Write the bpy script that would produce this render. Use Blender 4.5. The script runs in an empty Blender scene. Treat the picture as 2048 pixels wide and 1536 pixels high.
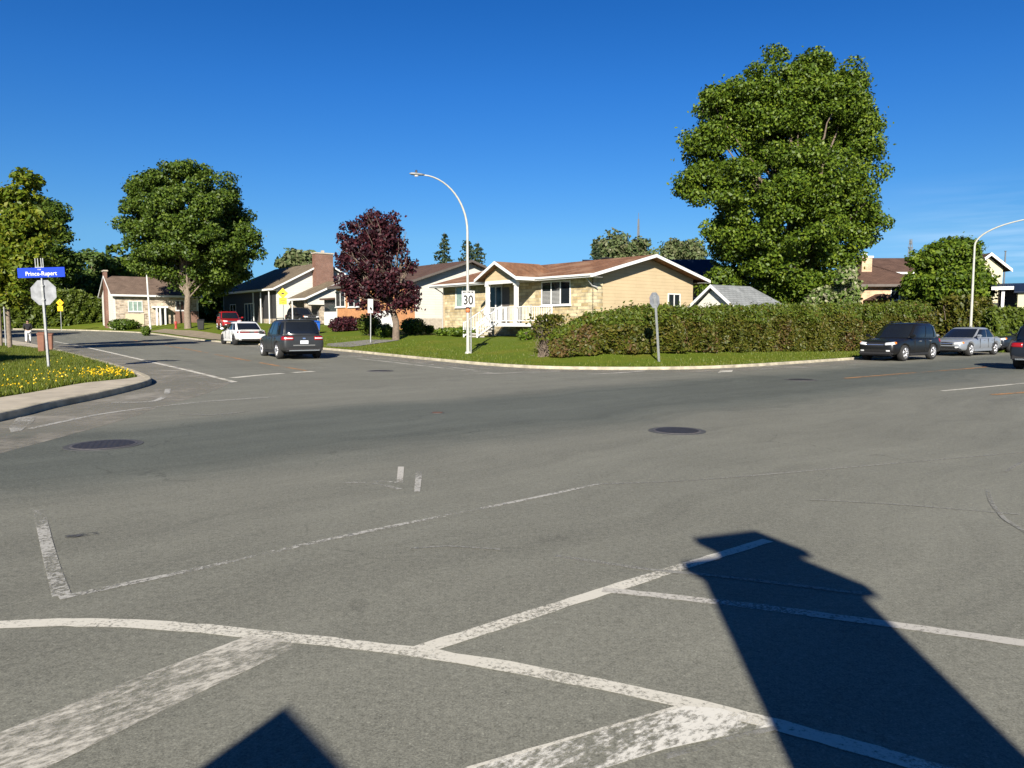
import bpy, bmesh, math, random
import numpy as np
from mathutils import Vector, Matrix
rnd = random.Random(11)
npr = np.random.default_rng(11)
R_ = math.radians
scene = bpy.context.scene
COL = scene.collection

# ------------------------------------------------------------------ camera
F, CX, CY, CAMH, HOR = 1490.0, 1024.0, 768.0, 1.65, 648.0
TILT = math.atan((CY - HOR) / F)
cam_d = bpy.data.cameras.new('camera')
cam_d.sensor_width = 36.0
cam_d.lens = F / 2048.0 * 36.0
cam_d.clip_end = 5000
cam = bpy.data.objects.new('camera', cam_d)
COL.objects.link(cam)
cam.location = (0, 0, CAMH)
cam.rotation_euler = (math.pi / 2 - TILT, 0, 0)
scene.camera = cam

# ------------------------------------------------------------------ sun + sky
SUN_AZ, SUN_EL = 185.6, 26.0
sd = bpy.data.lights.new('sun', 'SUN')
sd.energy = 5.0
sd.angle = R_(0.5)
sd.color = (1.0, 0.93, 0.82)
so = bpy.data.objects.new('sun', sd)
COL.objects.link(so)
TS = Vector((math.sin(R_(SUN_AZ)) * math.cos(R_(SUN_EL)), math.cos(R_(SUN_AZ)) * math.cos(R_(SUN_EL)), math.sin(R_(SUN_EL))))
so.rotation_euler = TS.to_track_quat('Z', 'Y').to_euler()
so.location = (0, -20, 40)
W = bpy.data.worlds.new('World')
scene.world = W
W.use_nodes = True
nt = W.node_tree
for n in list(nt.nodes): nt.nodes.remove(n)
out = nt.nodes.new('ShaderNodeOutputWorld')
bg = nt.nodes.new('ShaderNodeBackground')
sky = nt.nodes.new('ShaderNodeTexSky')
sky.sky_type = 'NISHITA'
sky.sun_disc = False
sky.sun_elevation = R_(SUN_EL)
sky.sun_rotation = R_(SUN_AZ)
sky.air_density = 1.0
sky.dust_density = 0.15
sky.ozone_density = 3.5
hs = nt.nodes.new('ShaderNodeHueSaturation')
hs.inputs['Saturation'].default_value = 1.22
hs.inputs['Value'].default_value = 1.0
# thin cirrus low in the sky to the right of the street (fixed world direction)
tc = nt.nodes.new('ShaderNodeTexCoord')
mp = nt.nodes.new('ShaderNodeMapping')
mp.inputs['Scale'].default_value = (2.2, 2.2, 26)
mp.inputs['Rotation'].default_value = (0.0, R_(4), 0)
nz = nt.nodes.new('ShaderNodeTexNoise')
nz.inputs['Scale'].default_value = 2.2
nz.inputs['Detail'].default_value = 6
cr = nt.nodes.new('ShaderNodeMapRange')
cr.inputs['From Min'].default_value = 0.42
cr.inputs['From Max'].default_value = 0.78
sx = nt.nodes.new('ShaderNodeSeparateXYZ')
mx = nt.nodes.new('ShaderNodeMapRange')
mx.inputs['From Min'].default_value = 0.40
mx.inputs['From Max'].default_value = 0.58
mzz = nt.nodes.new('ShaderNodeMapRange')
mzz.inputs['From Min'].default_value = 0.17
mzz.inputs['From Max'].default_value = 0.08
mul = nt.nodes.new('ShaderNodeMath'); mul.operation = 'MULTIPLY'
mul2 = nt.nodes.new('ShaderNodeMath'); mul2.operation = 'MULTIPLY'
mul3 = nt.nodes.new('ShaderNodeMath'); mul3.operation = 'MULTIPLY'; mul3.inputs[1].default_value = 0.55
mix = nt.nodes.new('ShaderNodeMixRGB')
mix.inputs['Color2'].default_value = (9.0, 10.5, 12.0, 1)
L = nt.links.new
L(tc.outputs['Generated'], mp.inputs['Vector']); L(mp.outputs[0], nz.inputs['Vector'])
L(nz.outputs['Fac'], cr.inputs['Value'])
L(tc.outputs['Generated'], sx.inputs[0]); L(sx.outputs['X'], mx.inputs['Value']); L(sx.outputs['Z'], mzz.inputs['Value'])
L(mx.outputs[0], mul.inputs[0]); L(mzz.outputs[0], mul.inputs[1])
L(mul.outputs[0], mul2.inputs[0]); L(cr.outputs[0], mul2.inputs[1]); L(mul2.outputs[0], mul3.inputs[0])
tint = nt.nodes.new('ShaderNodeValToRGB')            # the deep, clear blue of a dry spring sky, paler to the horizon; unseen zenith dimmed to darken shadows
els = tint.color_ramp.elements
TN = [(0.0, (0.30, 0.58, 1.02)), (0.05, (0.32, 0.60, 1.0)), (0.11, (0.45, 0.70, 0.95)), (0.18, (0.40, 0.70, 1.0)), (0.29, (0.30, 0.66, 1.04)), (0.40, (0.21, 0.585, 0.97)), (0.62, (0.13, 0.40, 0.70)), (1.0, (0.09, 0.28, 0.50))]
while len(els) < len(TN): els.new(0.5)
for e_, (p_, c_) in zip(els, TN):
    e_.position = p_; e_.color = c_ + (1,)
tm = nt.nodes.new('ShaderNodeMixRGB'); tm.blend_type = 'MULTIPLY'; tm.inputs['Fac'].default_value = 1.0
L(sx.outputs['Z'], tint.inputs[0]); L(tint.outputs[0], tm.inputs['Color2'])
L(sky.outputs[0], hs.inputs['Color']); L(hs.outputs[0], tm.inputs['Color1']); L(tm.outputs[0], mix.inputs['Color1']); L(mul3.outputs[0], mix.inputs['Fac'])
L(mix.outputs[0], bg.inputs['Color'])
bg.inputs['Strength'].default_value = 0.05
L(bg.outputs[0], out.inputs[0])
vs = scene.view_settings
scene.display_settings.display_device = 'sRGB'
vs.view_transform = 'Standard'
vs.look = 'None'
vs.gamma = 1.0
vs.use_curve_mapping = False
vs.exposure = 1.15
scene.cycles.max_bounces = 6
scene.cycles.transparent_max_bounces = 16

# ------------------------------------------------------------------ pixel measuring / terrain
def sstep(a, b, v):
    t = np.clip((np.asarray(v, float) - a) / (b - a), 0, 1)
    return t * t * (3 - 2 * t)

def RD(x, y):                                        # height of the road / ground sheet
    lf = 1 - sstep(-13, 5, x)
    return lf * (0.33 * sstep(14, 50, y) + 0.85 * sstep(50, 98, y)) + (1 - lf) * 0.5 * sstep(60, 150, y) + 0.6 * sstep(110, 400, y)

def ray(px, py):
    cx, cy = (px - CX) / F, (CY - py) / F
    return Vector((cx, math.cos(TILT) + cy * math.sin(TILT), -math.sin(TILT) + cy * math.cos(TILT)))

def hit(px, py, H=None):
    H = H or (lambda x, y: float(RD(x, y)))
    d = ray(px, py)
    t0, t = 1.0, 1.0
    while t < 400:
        p = d * t
        if p.z + CAMH < H(p.x, p.y): break
        t0 = t
        t += 0.25 + t * 0.01
    a, b = t0, t
    for _ in range(30):
        m = (a + b) / 2
        p = d * m
        if p.z + CAMH < H(p.x, p.y): b = m
        else: a = m
    p = d * b
    return Vector((p.x, p.y, H(p.x, p.y)))

def at(px, py, y):                                   # point seen at (px,py) at forward distance y
    d = ray(px, py)
    k = y / d.y
    return Vector((d.x * k, y, CAMH + d.z * k))

# ------------------------------------------------------------------ materials
def srgb(r, g, b, k=1.0):
    f = lambda c: (c / 12.92 if c <= 0.04045 else ((c + 0.055) / 1.055) ** 2.4)
    return tuple(f(c / 255.0) * k for c in (r, g, b))

def newmat(name):
    m = bpy.data.materials.new(name)
    m.use_nodes = True
    t = m.node_tree
    b = t.nodes['Principled BSDF']
    return m, t, b

def simple(name, col, rough=0.6, var=0.12, scale=6.0, metal=0.0, spec=0.4, bump=0.0, coat=0.0, detail=5):
    m, t, b = newmat(name)
    b.inputs['Roughness'].default_value = rough
    b.inputs['Metallic'].default_value = metal
    b.inputs['Specular IOR Level'].default_value = spec
    if coat:
        b.inputs['Coat Weight'].default_value = coat
        b.inputs['Coat Roughness'].default_value = 0.04
    tcn = t.nodes.new('ShaderNodeTexCoord')
    n = t.nodes.new('ShaderNodeTexNoise')
    n.inputs['Scale'].default_value = scale
    n.inputs['Detail'].default_value = detail
    t.links.new(tcn.outputs['Object'], n.inputs['Vector'])
    r = t.nodes.new('ShaderNodeValToRGB')
    r.color_ramp.elements[0].position = 0.3
    r.color_ramp.elements[1].position = 0.7
    r.color_ramp.elements[0].color = tuple(c * (1 - var) for c in col) + (1,)
    r.color_ramp.elements[1].color = tuple(min(1, c * (1 + var)) for c in col) + (1,)
    t.links.new(n.outputs['Fac'], r.inputs[0])
    t.links.new(r.outputs[0], b.inputs['Base Color'])
    if bump:
        bp = t.nodes.new('ShaderNodeBump')
        bp.inputs['Strength'].default_value = bump
        bp.inputs['Distance'].default_value = 0.02
        t.links.new(n.outputs['Fac'], bp.inputs['Height'])
        t.links.new(bp.outputs[0], b.inputs['Normal'])
    return m

def courses(name, c1, c2, mortar, bw, bh, msize=0.012, rough=0.85, bump=0.4, var=0.25, nscale=1.2, c3=None, offset=0.5, squash=1.0):
    """brick / stone / shingle / siding courses laid over the box-projected UV map (metres)"""
    m, t, b = newmat(name)
    b.inputs['Roughness'].default_value = rough
    b.inputs['Specular IOR Level'].default_value = 0.2
    uv = t.nodes.new('ShaderNodeUVMap')
    br = t.nodes.new('ShaderNodeTexBrick')
    br.inputs['Color1'].default_value = c1 + (1,)
    br.inputs['Color2'].default_value = c2 + (1,)
    br.inputs['Mortar'].default_value = mortar + (1,)
    br.inputs['Scale'].default_value = 1.0
    br.inputs['Mortar Size'].default_value = msize
    br.inputs['Mortar Smooth'].default_value = 0.2
    br.inputs['Brick Width'].default_value = bw
    br.inputs['Row Height'].default_value = bh
    br.offset = offset
    br.squash = squash
    t.links.new(uv.outputs[0], br.inputs['Vector'])
    n = t.nodes.new('ShaderNodeTexNoise')
    n.inputs['Scale'].default_value = nscale
    n.inputs['Detail'].default_value = 6
    t.links.new(uv.outputs[0], n.inputs['Vector'])
    hsn = t.nodes.new('ShaderNodeMixRGB')
    hsn.blend_type = 'MULTIPLY'
    hsn.inputs['Fac'].default_value = 1.0
    r = t.nodes.new('ShaderNodeValToRGB')
    r.color_ramp.elements[0].position = 0.3
    r.color_ramp.elements[1].position = 0.72
    a, z = 1 - var, 1 + var
    r.color_ramp.elements[0].color = (a, a, a, 1)
    r.color_ramp.elements[1].color = (z, z, z, 1)
    t.links.new(n.outputs['Fac'], r.inputs[0])
    t.links.new(br.outputs['Color'], hsn.inputs['Color1'])
    t.links.new(r.outputs[0], hsn.inputs['Color2'])
    last = hsn.outputs[0]
    if c3:
        n2 = t.nodes.new('ShaderNodeTexNoise'); n2.inputs['Scale'].default_value = 0.55; n2.inputs['Detail'].default_value = 7
        t.links.new(uv.outputs[0], n2.inputs['Vector'])
        mr = t.nodes.new('ShaderNodeMapRange'); mr.inputs['From Min'].default_value = 0.5; mr.inputs['From Max'].default_value = 0.62
        t.links.new(n2.outputs['Fac'], mr.inputs['Value'])
        mm = t.nodes.new('ShaderNodeMixRGB'); mm.inputs['Color2'].default_value = c3 + (1,)
        t.links.new(mr.outputs[0], mm.inputs['Fac']); t.links.new(last, mm.inputs['Color1'])
        last = mm.outputs[0]
    t.links.new(last, b.inputs['Base Color'])
    bp = t.nodes.new('ShaderNodeBump')
    bp.inputs['Strength'].default_value = bump
    bp.inputs['Distance'].default_value = 0.02
    bp.invert = True
    t.links.new(br.outputs['Fac'], bp.inputs['Height'])
    t.links.new(bp.outputs[0], b.inputs['Normal'])
    return m

def leafmat(name, cols, trans=0.25, rough=0.5):
    """leaf colour differs from leaf to leaf (one random value per leaf)"""
    m, t, b = newmat(name)
    g = t.nodes.new('ShaderNodeNewGeometry')
    r = t.nodes.new('ShaderNodeValToRGB')
    els = r.color_ramp.elements
    while len(els) < len(cols): els.new(0.5)
    for i, c in enumerate(cols):
        els[i].position = i / max(1, len(cols) - 1)
        els[i].color = tuple(c) + (1,)
    t.links.new(g.outputs['Random Per Island'], r.inputs[0])
    t.links.new(r.outputs[0], b.inputs['Base Color'])
    b.inputs['Roughness'].default_value = rough
    b.inputs['Specular IOR Level'].default_value = 0.25
    tr = t.nodes.new('ShaderNodeBsdfTranslucent')
    mxs = t.nodes.new('ShaderNodeMixShader')
    mxs.inputs[0].default_value = trans
    t.links.new(r.outputs[0], tr.inputs['Color'])
    o = t.nodes['Material Output']
    t.links.new(b.outputs[0], mxs.inputs[1]); t.links.new(tr.outputs[0], mxs.inputs[2])
    t.links.new(mxs.outputs[0], o.inputs['Surface'])
    return m

def wornpaint(name, col, keep=0.55, scale=28.0, soft=0.05, patch=0.9, rough=0.75, streak=None):
    """road paint, worn through to the asphalt in flecks and patches"""
    m, t, b = newmat(name)
    b.inputs['Roughness'].default_value = rough
    tcn = t.nodes.new('ShaderNodeTexCoord')
    n = t.nodes.new('ShaderNodeTexNoise'); n.inputs['Scale'].default_value = scale; n.inputs['Detail'].default_value = 9; n.inputs['Roughness'].default_value = 0.75
    n2 = t.nodes.new('ShaderNodeTexNoise'); n2.inputs['Scale'].default_value = patch; n2.inputs['Detail'].default_value = 5
    vec = tcn.outputs['Object']
    if streak is not None:                            # wear drawn out along the direction of traffic
        mpn = t.nodes.new('ShaderNodeMapping'); mpn.vector_type = 'TEXTURE'
        mpn.inputs['Rotation'].default_value = (0, 0, streak); mpn.inputs['Scale'].default_value = (3.2, 1, 1)
        t.links.new(vec, mpn.inputs['Vector']); t.links.new(mpn.outputs[0], n2.inputs['Vector'])
        mp2 = t.nodes.new('ShaderNodeMapping'); mp2.vector_type = 'TEXTURE'
        mp2.inputs['Rotation'].default_value = (0, 0, streak); mp2.inputs['Scale'].default_value = (1.9, 1, 1)
        t.links.new(vec, mp2.inputs['Vector']); t.links.new(mp2.outputs[0], n.inputs['Vector'])
    else:
        t.links.new(vec, n.inputs['Vector']); t.links.new(vec, n2.inputs['Vector'])
    ad = t.nodes.new('ShaderNodeMath'); ad.operation = 'MULTIPLY_ADD'; ad.inputs[1].default_value = 0.75
    t.links.new(n2.outputs['Fac'], ad.inputs[0]); t.links.new(n.outputs['Fac'], ad.inputs[2])
    th = 0.5 + 0.375 + (0.5 - keep) * 0.55
    mr = t.nodes.new('ShaderNodeMapRange')
    mr.inputs['From Min'].default_value = th - soft; mr.inputs['From Max'].default_value = th + soft
    t.links.new(ad.outputs[0], mr.inputs['Value'])
    c = t.nodes.new('ShaderNodeMixRGB')
    c.inputs['Color1'].default_value = tuple(v * 0.82 for v in col) + (1,); c.inputs['Color2'].default_value = tuple(col) + (1,)
    t.links.new(n.outputs['Fac'], c.inputs['Fac']); t.links.new(c.outputs[0], b.inputs['Base Color'])
    t.links.new(mr.outputs[0], b.inputs['Alpha'])
    return m

M = {}
M['white'] = simple('white_trim', (0.60, 0.60, 0.58), 0.5, 0.05)
M['whitemetal'] = simple('white_metal', (0.50, 0.50, 0.48), 0.5, 0.05)
M['soffit'] = simple('soffit', (0.30, 0.30, 0.29), 0.6, 0.05)
M['galv'] = simple('galvanised_steel', (0.27, 0.28, 0.28), 0.55, 0.18, 14, metal=0.3)
M['alu'] = simple('sheet_aluminium', (0.20, 0.21, 0.225), 0.6, 0.28, 5, metal=0.2)
M['concretepole'] = simple('pole_paint', (0.36, 0.36, 0.32), 0.55, 0.10, 8)
M['concrete'] = simple('concrete', (0.36, 0.32, 0.26), 0.9, 0.16, 5, bump=0.2)
M['kerb'] = simple('kerb_concrete', (0.33, 0.295, 0.22), 0.9, 0.32, 3.5, bump=0.2)
M['steps'] = simple('step_concrete', (0.38, 0.36, 0.33), 0.9, 0.15, 6)
M['glass'] = simple('window_glass', (0.012, 0.016, 0.02), 0.06, 0.1, 1, spec=0.6)
M['paleglass'] = simple('curtained_glass', (0.20, 0.27, 0.23), 0.1, 0.3, 2.5, spec=0.6)
M['dark'] = simple('dark_metal', (0.02, 0.02, 0.022), 0.5, 0.1)
M['black'] = simple('black_paint', (0.012, 0.012, 0.012), 0.6, 0.1)
M['rubber'] = simple('tyre_rubber', (0.018, 0.018, 0.018), 0.85, 0.2, 20)
M['rim'] = simple('alloy_rim', (0.55, 0.55, 0.56), 0.3, 0.05, metal=0.7)
M['chrome'] = simple('chrome', (0.75, 0.75, 0.76), 0.15, 0.03, metal=0.9)
M['carglass'] = simple('car_glass', (0.008, 0.010, 0.013), 0.04, 0.05, spec=0.7)
M['redlight'] = simple('red_lens', (0.24, 0.008, 0.010), 0.2, 0.1, coat=0.3)
M['clearlight'] = simple('clear_lens', (0.72, 0.73, 0.74), 0.12, 0.1, metal=0.3, coat=0.5)
M['amber'] = simple('amber_lens', (0.7, 0.16, 0.02), 0.2, 0.1)
M['plate'] = simple('plate_white', (0.62, 0.64, 0.68), 0.4, 0.08, 40)
M['bark'] = simple('bark', (0.13, 0.10, 0.075), 0.95, 0.35, 9, bump=0.5)
M['barkpale'] = simple('pale_bark', (0.17, 0.135, 0.10), 0.95, 0.3, 9, bump=0.5)
M['twig'] = simple('bare_twigs', (0.13, 0.10, 0.075), 0.95, 0.3, 9)
M['bluesign'] = simple('blue_sign', (0.004, 0.035, 0.40), 0.6, 0.05, spec=0.2)
M['yellowsign'] = simple('yellow_sign', (0.80, 0.46, 0.005), 0.45, 0.05)
M['whitesign'] = simple('white_sign', (0.54, 0.54, 0.52), 0.6, 0.04, spec=0.2)
M['orange'] = simple('orange_tape', (0.55, 0.16, 0.06), 0.6, 0.1)
M['brownbox'] = simple('brown_plastic', (0.17, 0.075, 0.045), 0.7, 0.15)
M['bluebin'] = simple('blue_plastic', (0.01, 0.09, 0.42), 0.5, 0.1)
M['wood'] = simple('weathered_wood', (0.24, 0.21, 0.17), 0.85, 0.2, 12)
M['doorwood'] = simple('door_paint', (0.10, 0.085, 0.075), 0.55, 0.15)
M['greydoor'] = simple('grey_door', (0.09, 0.09, 0.09), 0.6, 0.1)

M['stone'] = courses('cream_limestone', (0.52, 0.45, 0.29), (0.34, 0.255, 0.13), (0.30, 0.26, 0.19), 0.62, 0.19, 0.018, var=0.34, nscale=2.2)
M['stone2'] = courses('mixed_fieldstone', (0.44, 0.37, 0.28), (0.22, 0.17, 0.12), (0.36, 0.33, 0.28), 0.42, 0.2, 0.02, var=0.3, nscale=3)
M['beige'] = courses('beige_siding', (0.44, 0.345, 0.215), (0.43, 0.34, 0.21), (0.33, 0.26, 0.155), 3.6, 0.2, 0.010, var=0.06, bump=0.25)
M['whitesiding'] = courses('white_siding', (0.52, 0.51, 0.455), (0.51, 0.50, 0.445), (0.38, 0.37, 0.33), 3.6, 0.2, 0.010, var=0.05, bump=0.25)
M['creamsiding'] = courses('cream_siding', (0.47, 0.435, 0.30), (0.46, 0.425, 0.29), (0.42, 0.39, 0.27), 3.6, 0.2, 0.010, var=0.05, bump=0.25)
M['brick'] = courses('brown_brick', (0.17, 0.075, 0.05), (0.13, 0.055, 0.038), (0.22, 0.18, 0.15), 0.22, 0.075, 0.009, var=0.2)
M['orangebrick'] = courses('orange_brick', (0.46, 0.21, 0.085), (0.38, 0.165, 0.07), (0.40, 0.26, 0.16), 0.22, 0.075, 0.008, var=0.15)
M['pinkbrick'] = courses('pink_brick', (0.50, 0.33, 0.21), (0.40, 0.24, 0.15), (0.48, 0.38, 0.28), 0.3, 0.12, 0.012, var=0.2)
M['rustroof'] = courses('rust_shingles', (0.225, 0.112, 0.058), (0.16, 0.078, 0.042), (0.08, 0.04, 0.025), 0.34, 0.15, 0.010, var=0.25, c3=(0.24, 0.14, 0.085))
M['brownroof'] = courses('brown_shingles', (0.105, 0.062, 0.045), (0.085, 0.05, 0.037), (0.04, 0.025, 0.02), 0.34, 0.15, 0.010, var=0.2)
M['paleroof'] = courses('faded_brown_shingles', (0.145, 0.105, 0.08), (0.12, 0.085, 0.065), (0.06, 0.04, 0.03), 0.34, 0.15, 0.010, var=0.2)
M['oliveroof'] = courses('grey_brown_shingles', (0.17, 0.135, 0.09), (0.14, 0.11, 0.075), (0.06, 0.05, 0.035), 0.34, 0.15, 0.010, var=0.2)
M['greyroof'] = courses('grey_shingles', (0.215, 0.225, 0.225), (0.17, 0.18, 0.18), (0.09, 0.095, 0.095), 0.34, 0.15, 0.010, var=0.18)
M['darkroof'] = courses('blue_black_roof', (0.012, 0.020, 0.04), (0.010, 0.016, 0.034), (0.006, 0.01, 0.02), 0.9, 0.3, 0.012, rough=0.5, var=0.2)
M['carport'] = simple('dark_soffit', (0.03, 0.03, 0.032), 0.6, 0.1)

# ------------------------------------------------------------------ mesh helpers
def finish(name, me, mats, parent=None, smooth=False, uv=True):
    if not isinstance(mats, (list, tuple)): mats = [mats]
    for m in mats: me.materials.append(m)
    if smooth:
        me.polygons.foreach_set('use_smooth', [True] * len(me.polygons))
    if uv and len(me.polygons) < 20000:
        lay = me.uv_layers.new(name='UVMap')
        dat = lay.data
        vs_ = me.vertices
        for p in me.polygons:
            n = p.normal
            if abs(n.z) > 0.72: a, b = 0, 1
            elif abs(n.x) > abs(n.y): a, b = 1, 2
            else: a, b = 0, 2
            for li in p.loop_indices:
                co = vs_[me.loops[li].vertex_index].co
                dat[li].uv = (co[a], co[b])
    o = bpy.data.objects.new(name, me)
    COL.objects.link(o)
    if parent: o.parent = parent
    return o

class MB:
    def __init__(s): s.v, s.f, s.mi = [], [], []
    def add(s, vs, fs, mi=0):
        k = len(s.v)
        s.v += [tuple(v) for v in vs]
        s.f += [tuple(i + k for i in f) for f in fs]
        s.mi += [mi] * len(fs)
        return s
    def box(s, x0, x1, y0, y1, z0, z1, mi=0):
        vs = [(x0, y0, z0), (x1, y0, z0), (x1, y1, z0), (x0, y1, z0), (x0, y0, z1), (x1, y0, z1), (x1, y1, z1), (x0, y1, z1)]
        return s.add(vs, [(0, 3, 2, 1), (4, 5, 6, 7), (0, 1, 5, 4), (1, 2, 6, 5), (2, 3, 7, 6), (3, 0, 4, 7)], mi)
    def prism(s, poly, d, mi=0):
        """poly: 3-D points (planar), extruded by vector d"""
        n = len(poly); d = Vector(d)
        a = [Vector(p) for p in poly]; b = [p + d for p in a]
        fs = [tuple(range(n - 1, -1, -1)), tuple(range(n, 2 * n))] + [(i, (i + 1) % n, n + (i + 1) % n, n + i) for i in range(n)]
        return s.add(a + b, fs, mi)
    def tube(s, pts, rs, n=10, mi=0, cap=True):
        pts = [Vector(p) for p in pts]
        if not isinstance(rs, (list, tuple)): rs = [rs] * len(pts)
        vs, fs = [], []
        ref = None
        for i, p in enumerate(pts):
            t = (pts[min(i + 1, len(pts) - 1)] - pts[max(i - 1, 0)]).normalized()
            if ref is None:
                ref = Vector((1, 0, 0)) if abs(t.x) < 0.9 else Vector((0, 1, 0))
            u = (ref - t * ref.dot(t)).normalized(); w = t.cross(u); ref = u
            for k in range(n):
                a = 2 * math.pi * k / n
                vs.append(p + (u * math.cos(a) + w * math.sin(a)) * rs[i])
        for i in range(len(pts) - 1):
            for k in range(n):
                fs.append((i * n + k, i * n + (k + 1) % n, (i + 1) * n + (k + 1) % n, (i + 1) * n + k))
        if cap:
            fs.append(tuple(range(n - 1, -1, -1))); fs.append(tuple(range((len(pts) - 1) * n, len(pts) * n)))
        return s.add(vs, fs, mi)
    def lathe(s, prof, n=24, axis='z', c=(0, 0, 0), mi=0):
        """prof: (radius, height) closed at both ends"""
        vs, fs = [], []
        for r, h in prof:
            for k in range(n):
                a = 2 * math.pi * k / n
                p = (r * math.cos(a), r * math.sin(a), h) if axis == 'z' else (r * math.cos(a), h, r * math.sin(a))
                vs.append((p[0] + c[0], p[1] + c[1], p[2] + c[2]))
        for i in range(len(prof) - 1):
            for k in range(n):
                f = (i * n + k, i * n + (k + 1) % n, (i + 1) * n + (k + 1) % n, (i + 1) * n + k)
                fs.append(f if axis == 'z' else f[::-1])
        fs.append(tuple(range(n - 1, -1, -1))); fs.append(tuple(range((len(prof) - 1) * n, len(prof) * n)))
        return s.add(vs, fs, mi)
    def build(s, name, mats, parent=None, smooth=False, bevel=0.0):
        me = bpy.data.meshes.new(name)
        me.from_pydata(s.v, [], s.f)
        me.polygons.foreach_set('material_index', s.mi)
        if bevel:
            bm = bmesh.new(); bm.from_mesh(me)
            bmesh.ops.bevel(bm, geom=bm.edges[:], offset=bevel, segments=2, affect='EDGES', clamp_overlap=True)
            bm.to_mesh(me); bm.free()
        me.update()
        return finish(name, me, mats, parent, smooth)

def tag(o, label=None, cat=None, group=None, kind=None):
    if label: o['label'] = label
    if cat: o['category'] = cat
    if group: o['group'] = group
    if kind: o['kind'] = kind
    return o

def thing(name, label, cat, loc=(0, 0, 0), rz=0.0, group=None):
    o = bpy.data.objects.new(name, None)
    COL.objects.link(o)
    o.empty_display_size = 0.3
    o.location = loc
    o.rotation_euler = (0, 0, rz)
    return tag(o, label, cat, group)

def copy_tree(o, parent=None):
    c = o.copy(); COL.objects.link(c)
    if parent: c.parent = parent
    for ch in list(o.children): copy_tree(ch, c)
    return c

def text_mesh(name, s, size, mat, parent, loc, rot, extr=0.002, sx=1.0, bold=0.0):
    cu = bpy.data.curves.new(name, 'FONT')
    cu.body = s; cu.size = size; cu.align_x = 'CENTER'; cu.align_y = 'CENTER'; cu.extrude = extr; cu.offset = bold
    to = bpy.data.objects.new('tmp', cu); COL.objects.link(to)
    bpy.context.view_layer.update()
    me = bpy.data.meshes.new_from_object(to.evaluated_get(bpy.context.evaluated_depsgraph_get()))
    bpy.data.objects.remove(to)
    for v in me.vertices: v.co.x *= sx
    me.materials.clear()
    o = finish(name, me, mat, parent)
    o.location = loc; o.rotation_euler = rot
    return o

def quads_mesh(name, P, U, V, mat, parent=None, mats_idx=None):
    """many small quads: centres P, half-axes U,V (n,3)"""
    n = len(P)
    vs_ = np.empty((n, 4, 3), np.float32)
    vs_[:, 0] = P - U - V * 0.3; vs_[:, 1] = P + V * 0.0 - V; vs_[:, 2] = P + U - V * 0.3; vs_[:, 3] = P + V
    me = bpy.data.meshes.new(name)
    me.vertices.add(n * 4); me.loops.add(n * 4); me.polygons.add(n)
    me.vertices.foreach_set('co', vs_.reshape(-1))
    me.loops.foreach_set('vertex_index', np.arange(n * 4, dtype=np.int32))
    me.polygons.foreach_set('loop_start', np.arange(0, n * 4, 4, dtype=np.int32))
    me.polygons.foreach_set('loop_total', np.full(n, 4, np.int32))
    mats = mat if isinstance(mat, (list, tuple)) else [mat]
    if mats_idx is not None: me.polygons.foreach_set('material_index', mats_idx.astype(np.int32))
    me.update(calc_edges=True)
    return finish(name, me, mats, parent, uv=False)

def leaf_frames(n, bias=None, up=0.35):
    """random leaf axes; normals lean outward (bias) and up"""
    N = npr.normal(size=(n, 3))
    N /= np.linalg.norm(N, axis=1, keepdims=True)
    if bias is not None: N = N + bias * 0.9
    N[:, 2] += up
    N /= np.linalg.norm(N, axis=1, keepdims=True) + 1e-9
    T = npr.normal(size=(n, 3))
    U = np.cross(N, T); U /= np.linalg.norm(U, axis=1, keepdims=True) + 1e-9
    V = np.cross(N, U)
    return U, V

M['mast'] = simple('weathered_steel', (0.10, 0.11, 0.12), 0.7, 0.1)
# ------------------------------------------------------------------ kerb lines (world polylines)
KF = [hit(*p) for p in [(-420, 655.5), (-200, 656), (0, 658.5), (100, 660), (200, 662.5), (300, 668), (430, 684), (530, 691), (643, 699), (720, 706), (800, 714.5), (900, 724.5), (960, 730),
      (1000, 733), (1060, 736.5), (1120, 738.5), (1200, 739.5), (1300, 739.5), (1400, 738), (1500, 733.5), (1600, 727), (1700, 720), (1800, 713), (1900, 706), (2048, 697), (2200, 689), (2400, 681), (2700, 672)]]
KL = [Vector((-8.3, -14, 0)), Vector((-8.4, 0, 0)), Vector((-8.5, 8, 0))] + [hit(*p) for p in [(0, 843), (100, 818), (200, 797), (265, 781), (298, 771), (303, 764), (290, 757), (262, 746), (215, 731), (150, 713),
      (100, 700), (50, 689), (0, 680.5), (-100, 670), (-200, 664.5)]]

def smoothline(pts, step=0.7):
    """Catmull-Rom through pts, resampled"""
    res = []
    P = [np.array(p) for p in pts]
    P = [2 * P[0] - P[1]] + P + [2 * P[-1] - P[-2]]
    for i in range(1, len(P) - 2):
        a, b, c, d = P[i - 1], P[i], P[i + 1], P[i + 2]
        n = max(1, int(np.linalg.norm(c - b) / step))
        for k in range(n):
            t = k / n
            res.append(0.5 * ((2 * b) + (-a + c) * t + (2 * a - 5 * b + 4 * c - d) * t * t + (-a + 3 * b - 3 * c + d) * t ** 3))
    res.append(P[-2])
    return np.array(res)

KFs = smoothline(KF, 0.8)
KLs = smoothline(KL, 0.5)

def dist_line(x, y, line):
    x = np.atleast_1d(np.asarray(x, float)); y = np.atleast_1d(np.asarray(y, float))
    a, b = line[:-1, :2], line[1:, :2]
    d = b - a; l2 = (d ** 2).sum(1) + 1e-12
    best = np.full(x.shape, 1e9)
    for i in range(len(a)):
        t = np.clip(((x - a[i, 0]) * d[i, 0] + (y - a[i, 1]) * d[i, 1]) / l2[i], 0, 1)
        best = np.minimum(best, np.hypot(x - a[i, 0] - t * d[i, 0], y - a[i, 1] - t * d[i, 1]))
    return best

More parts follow.
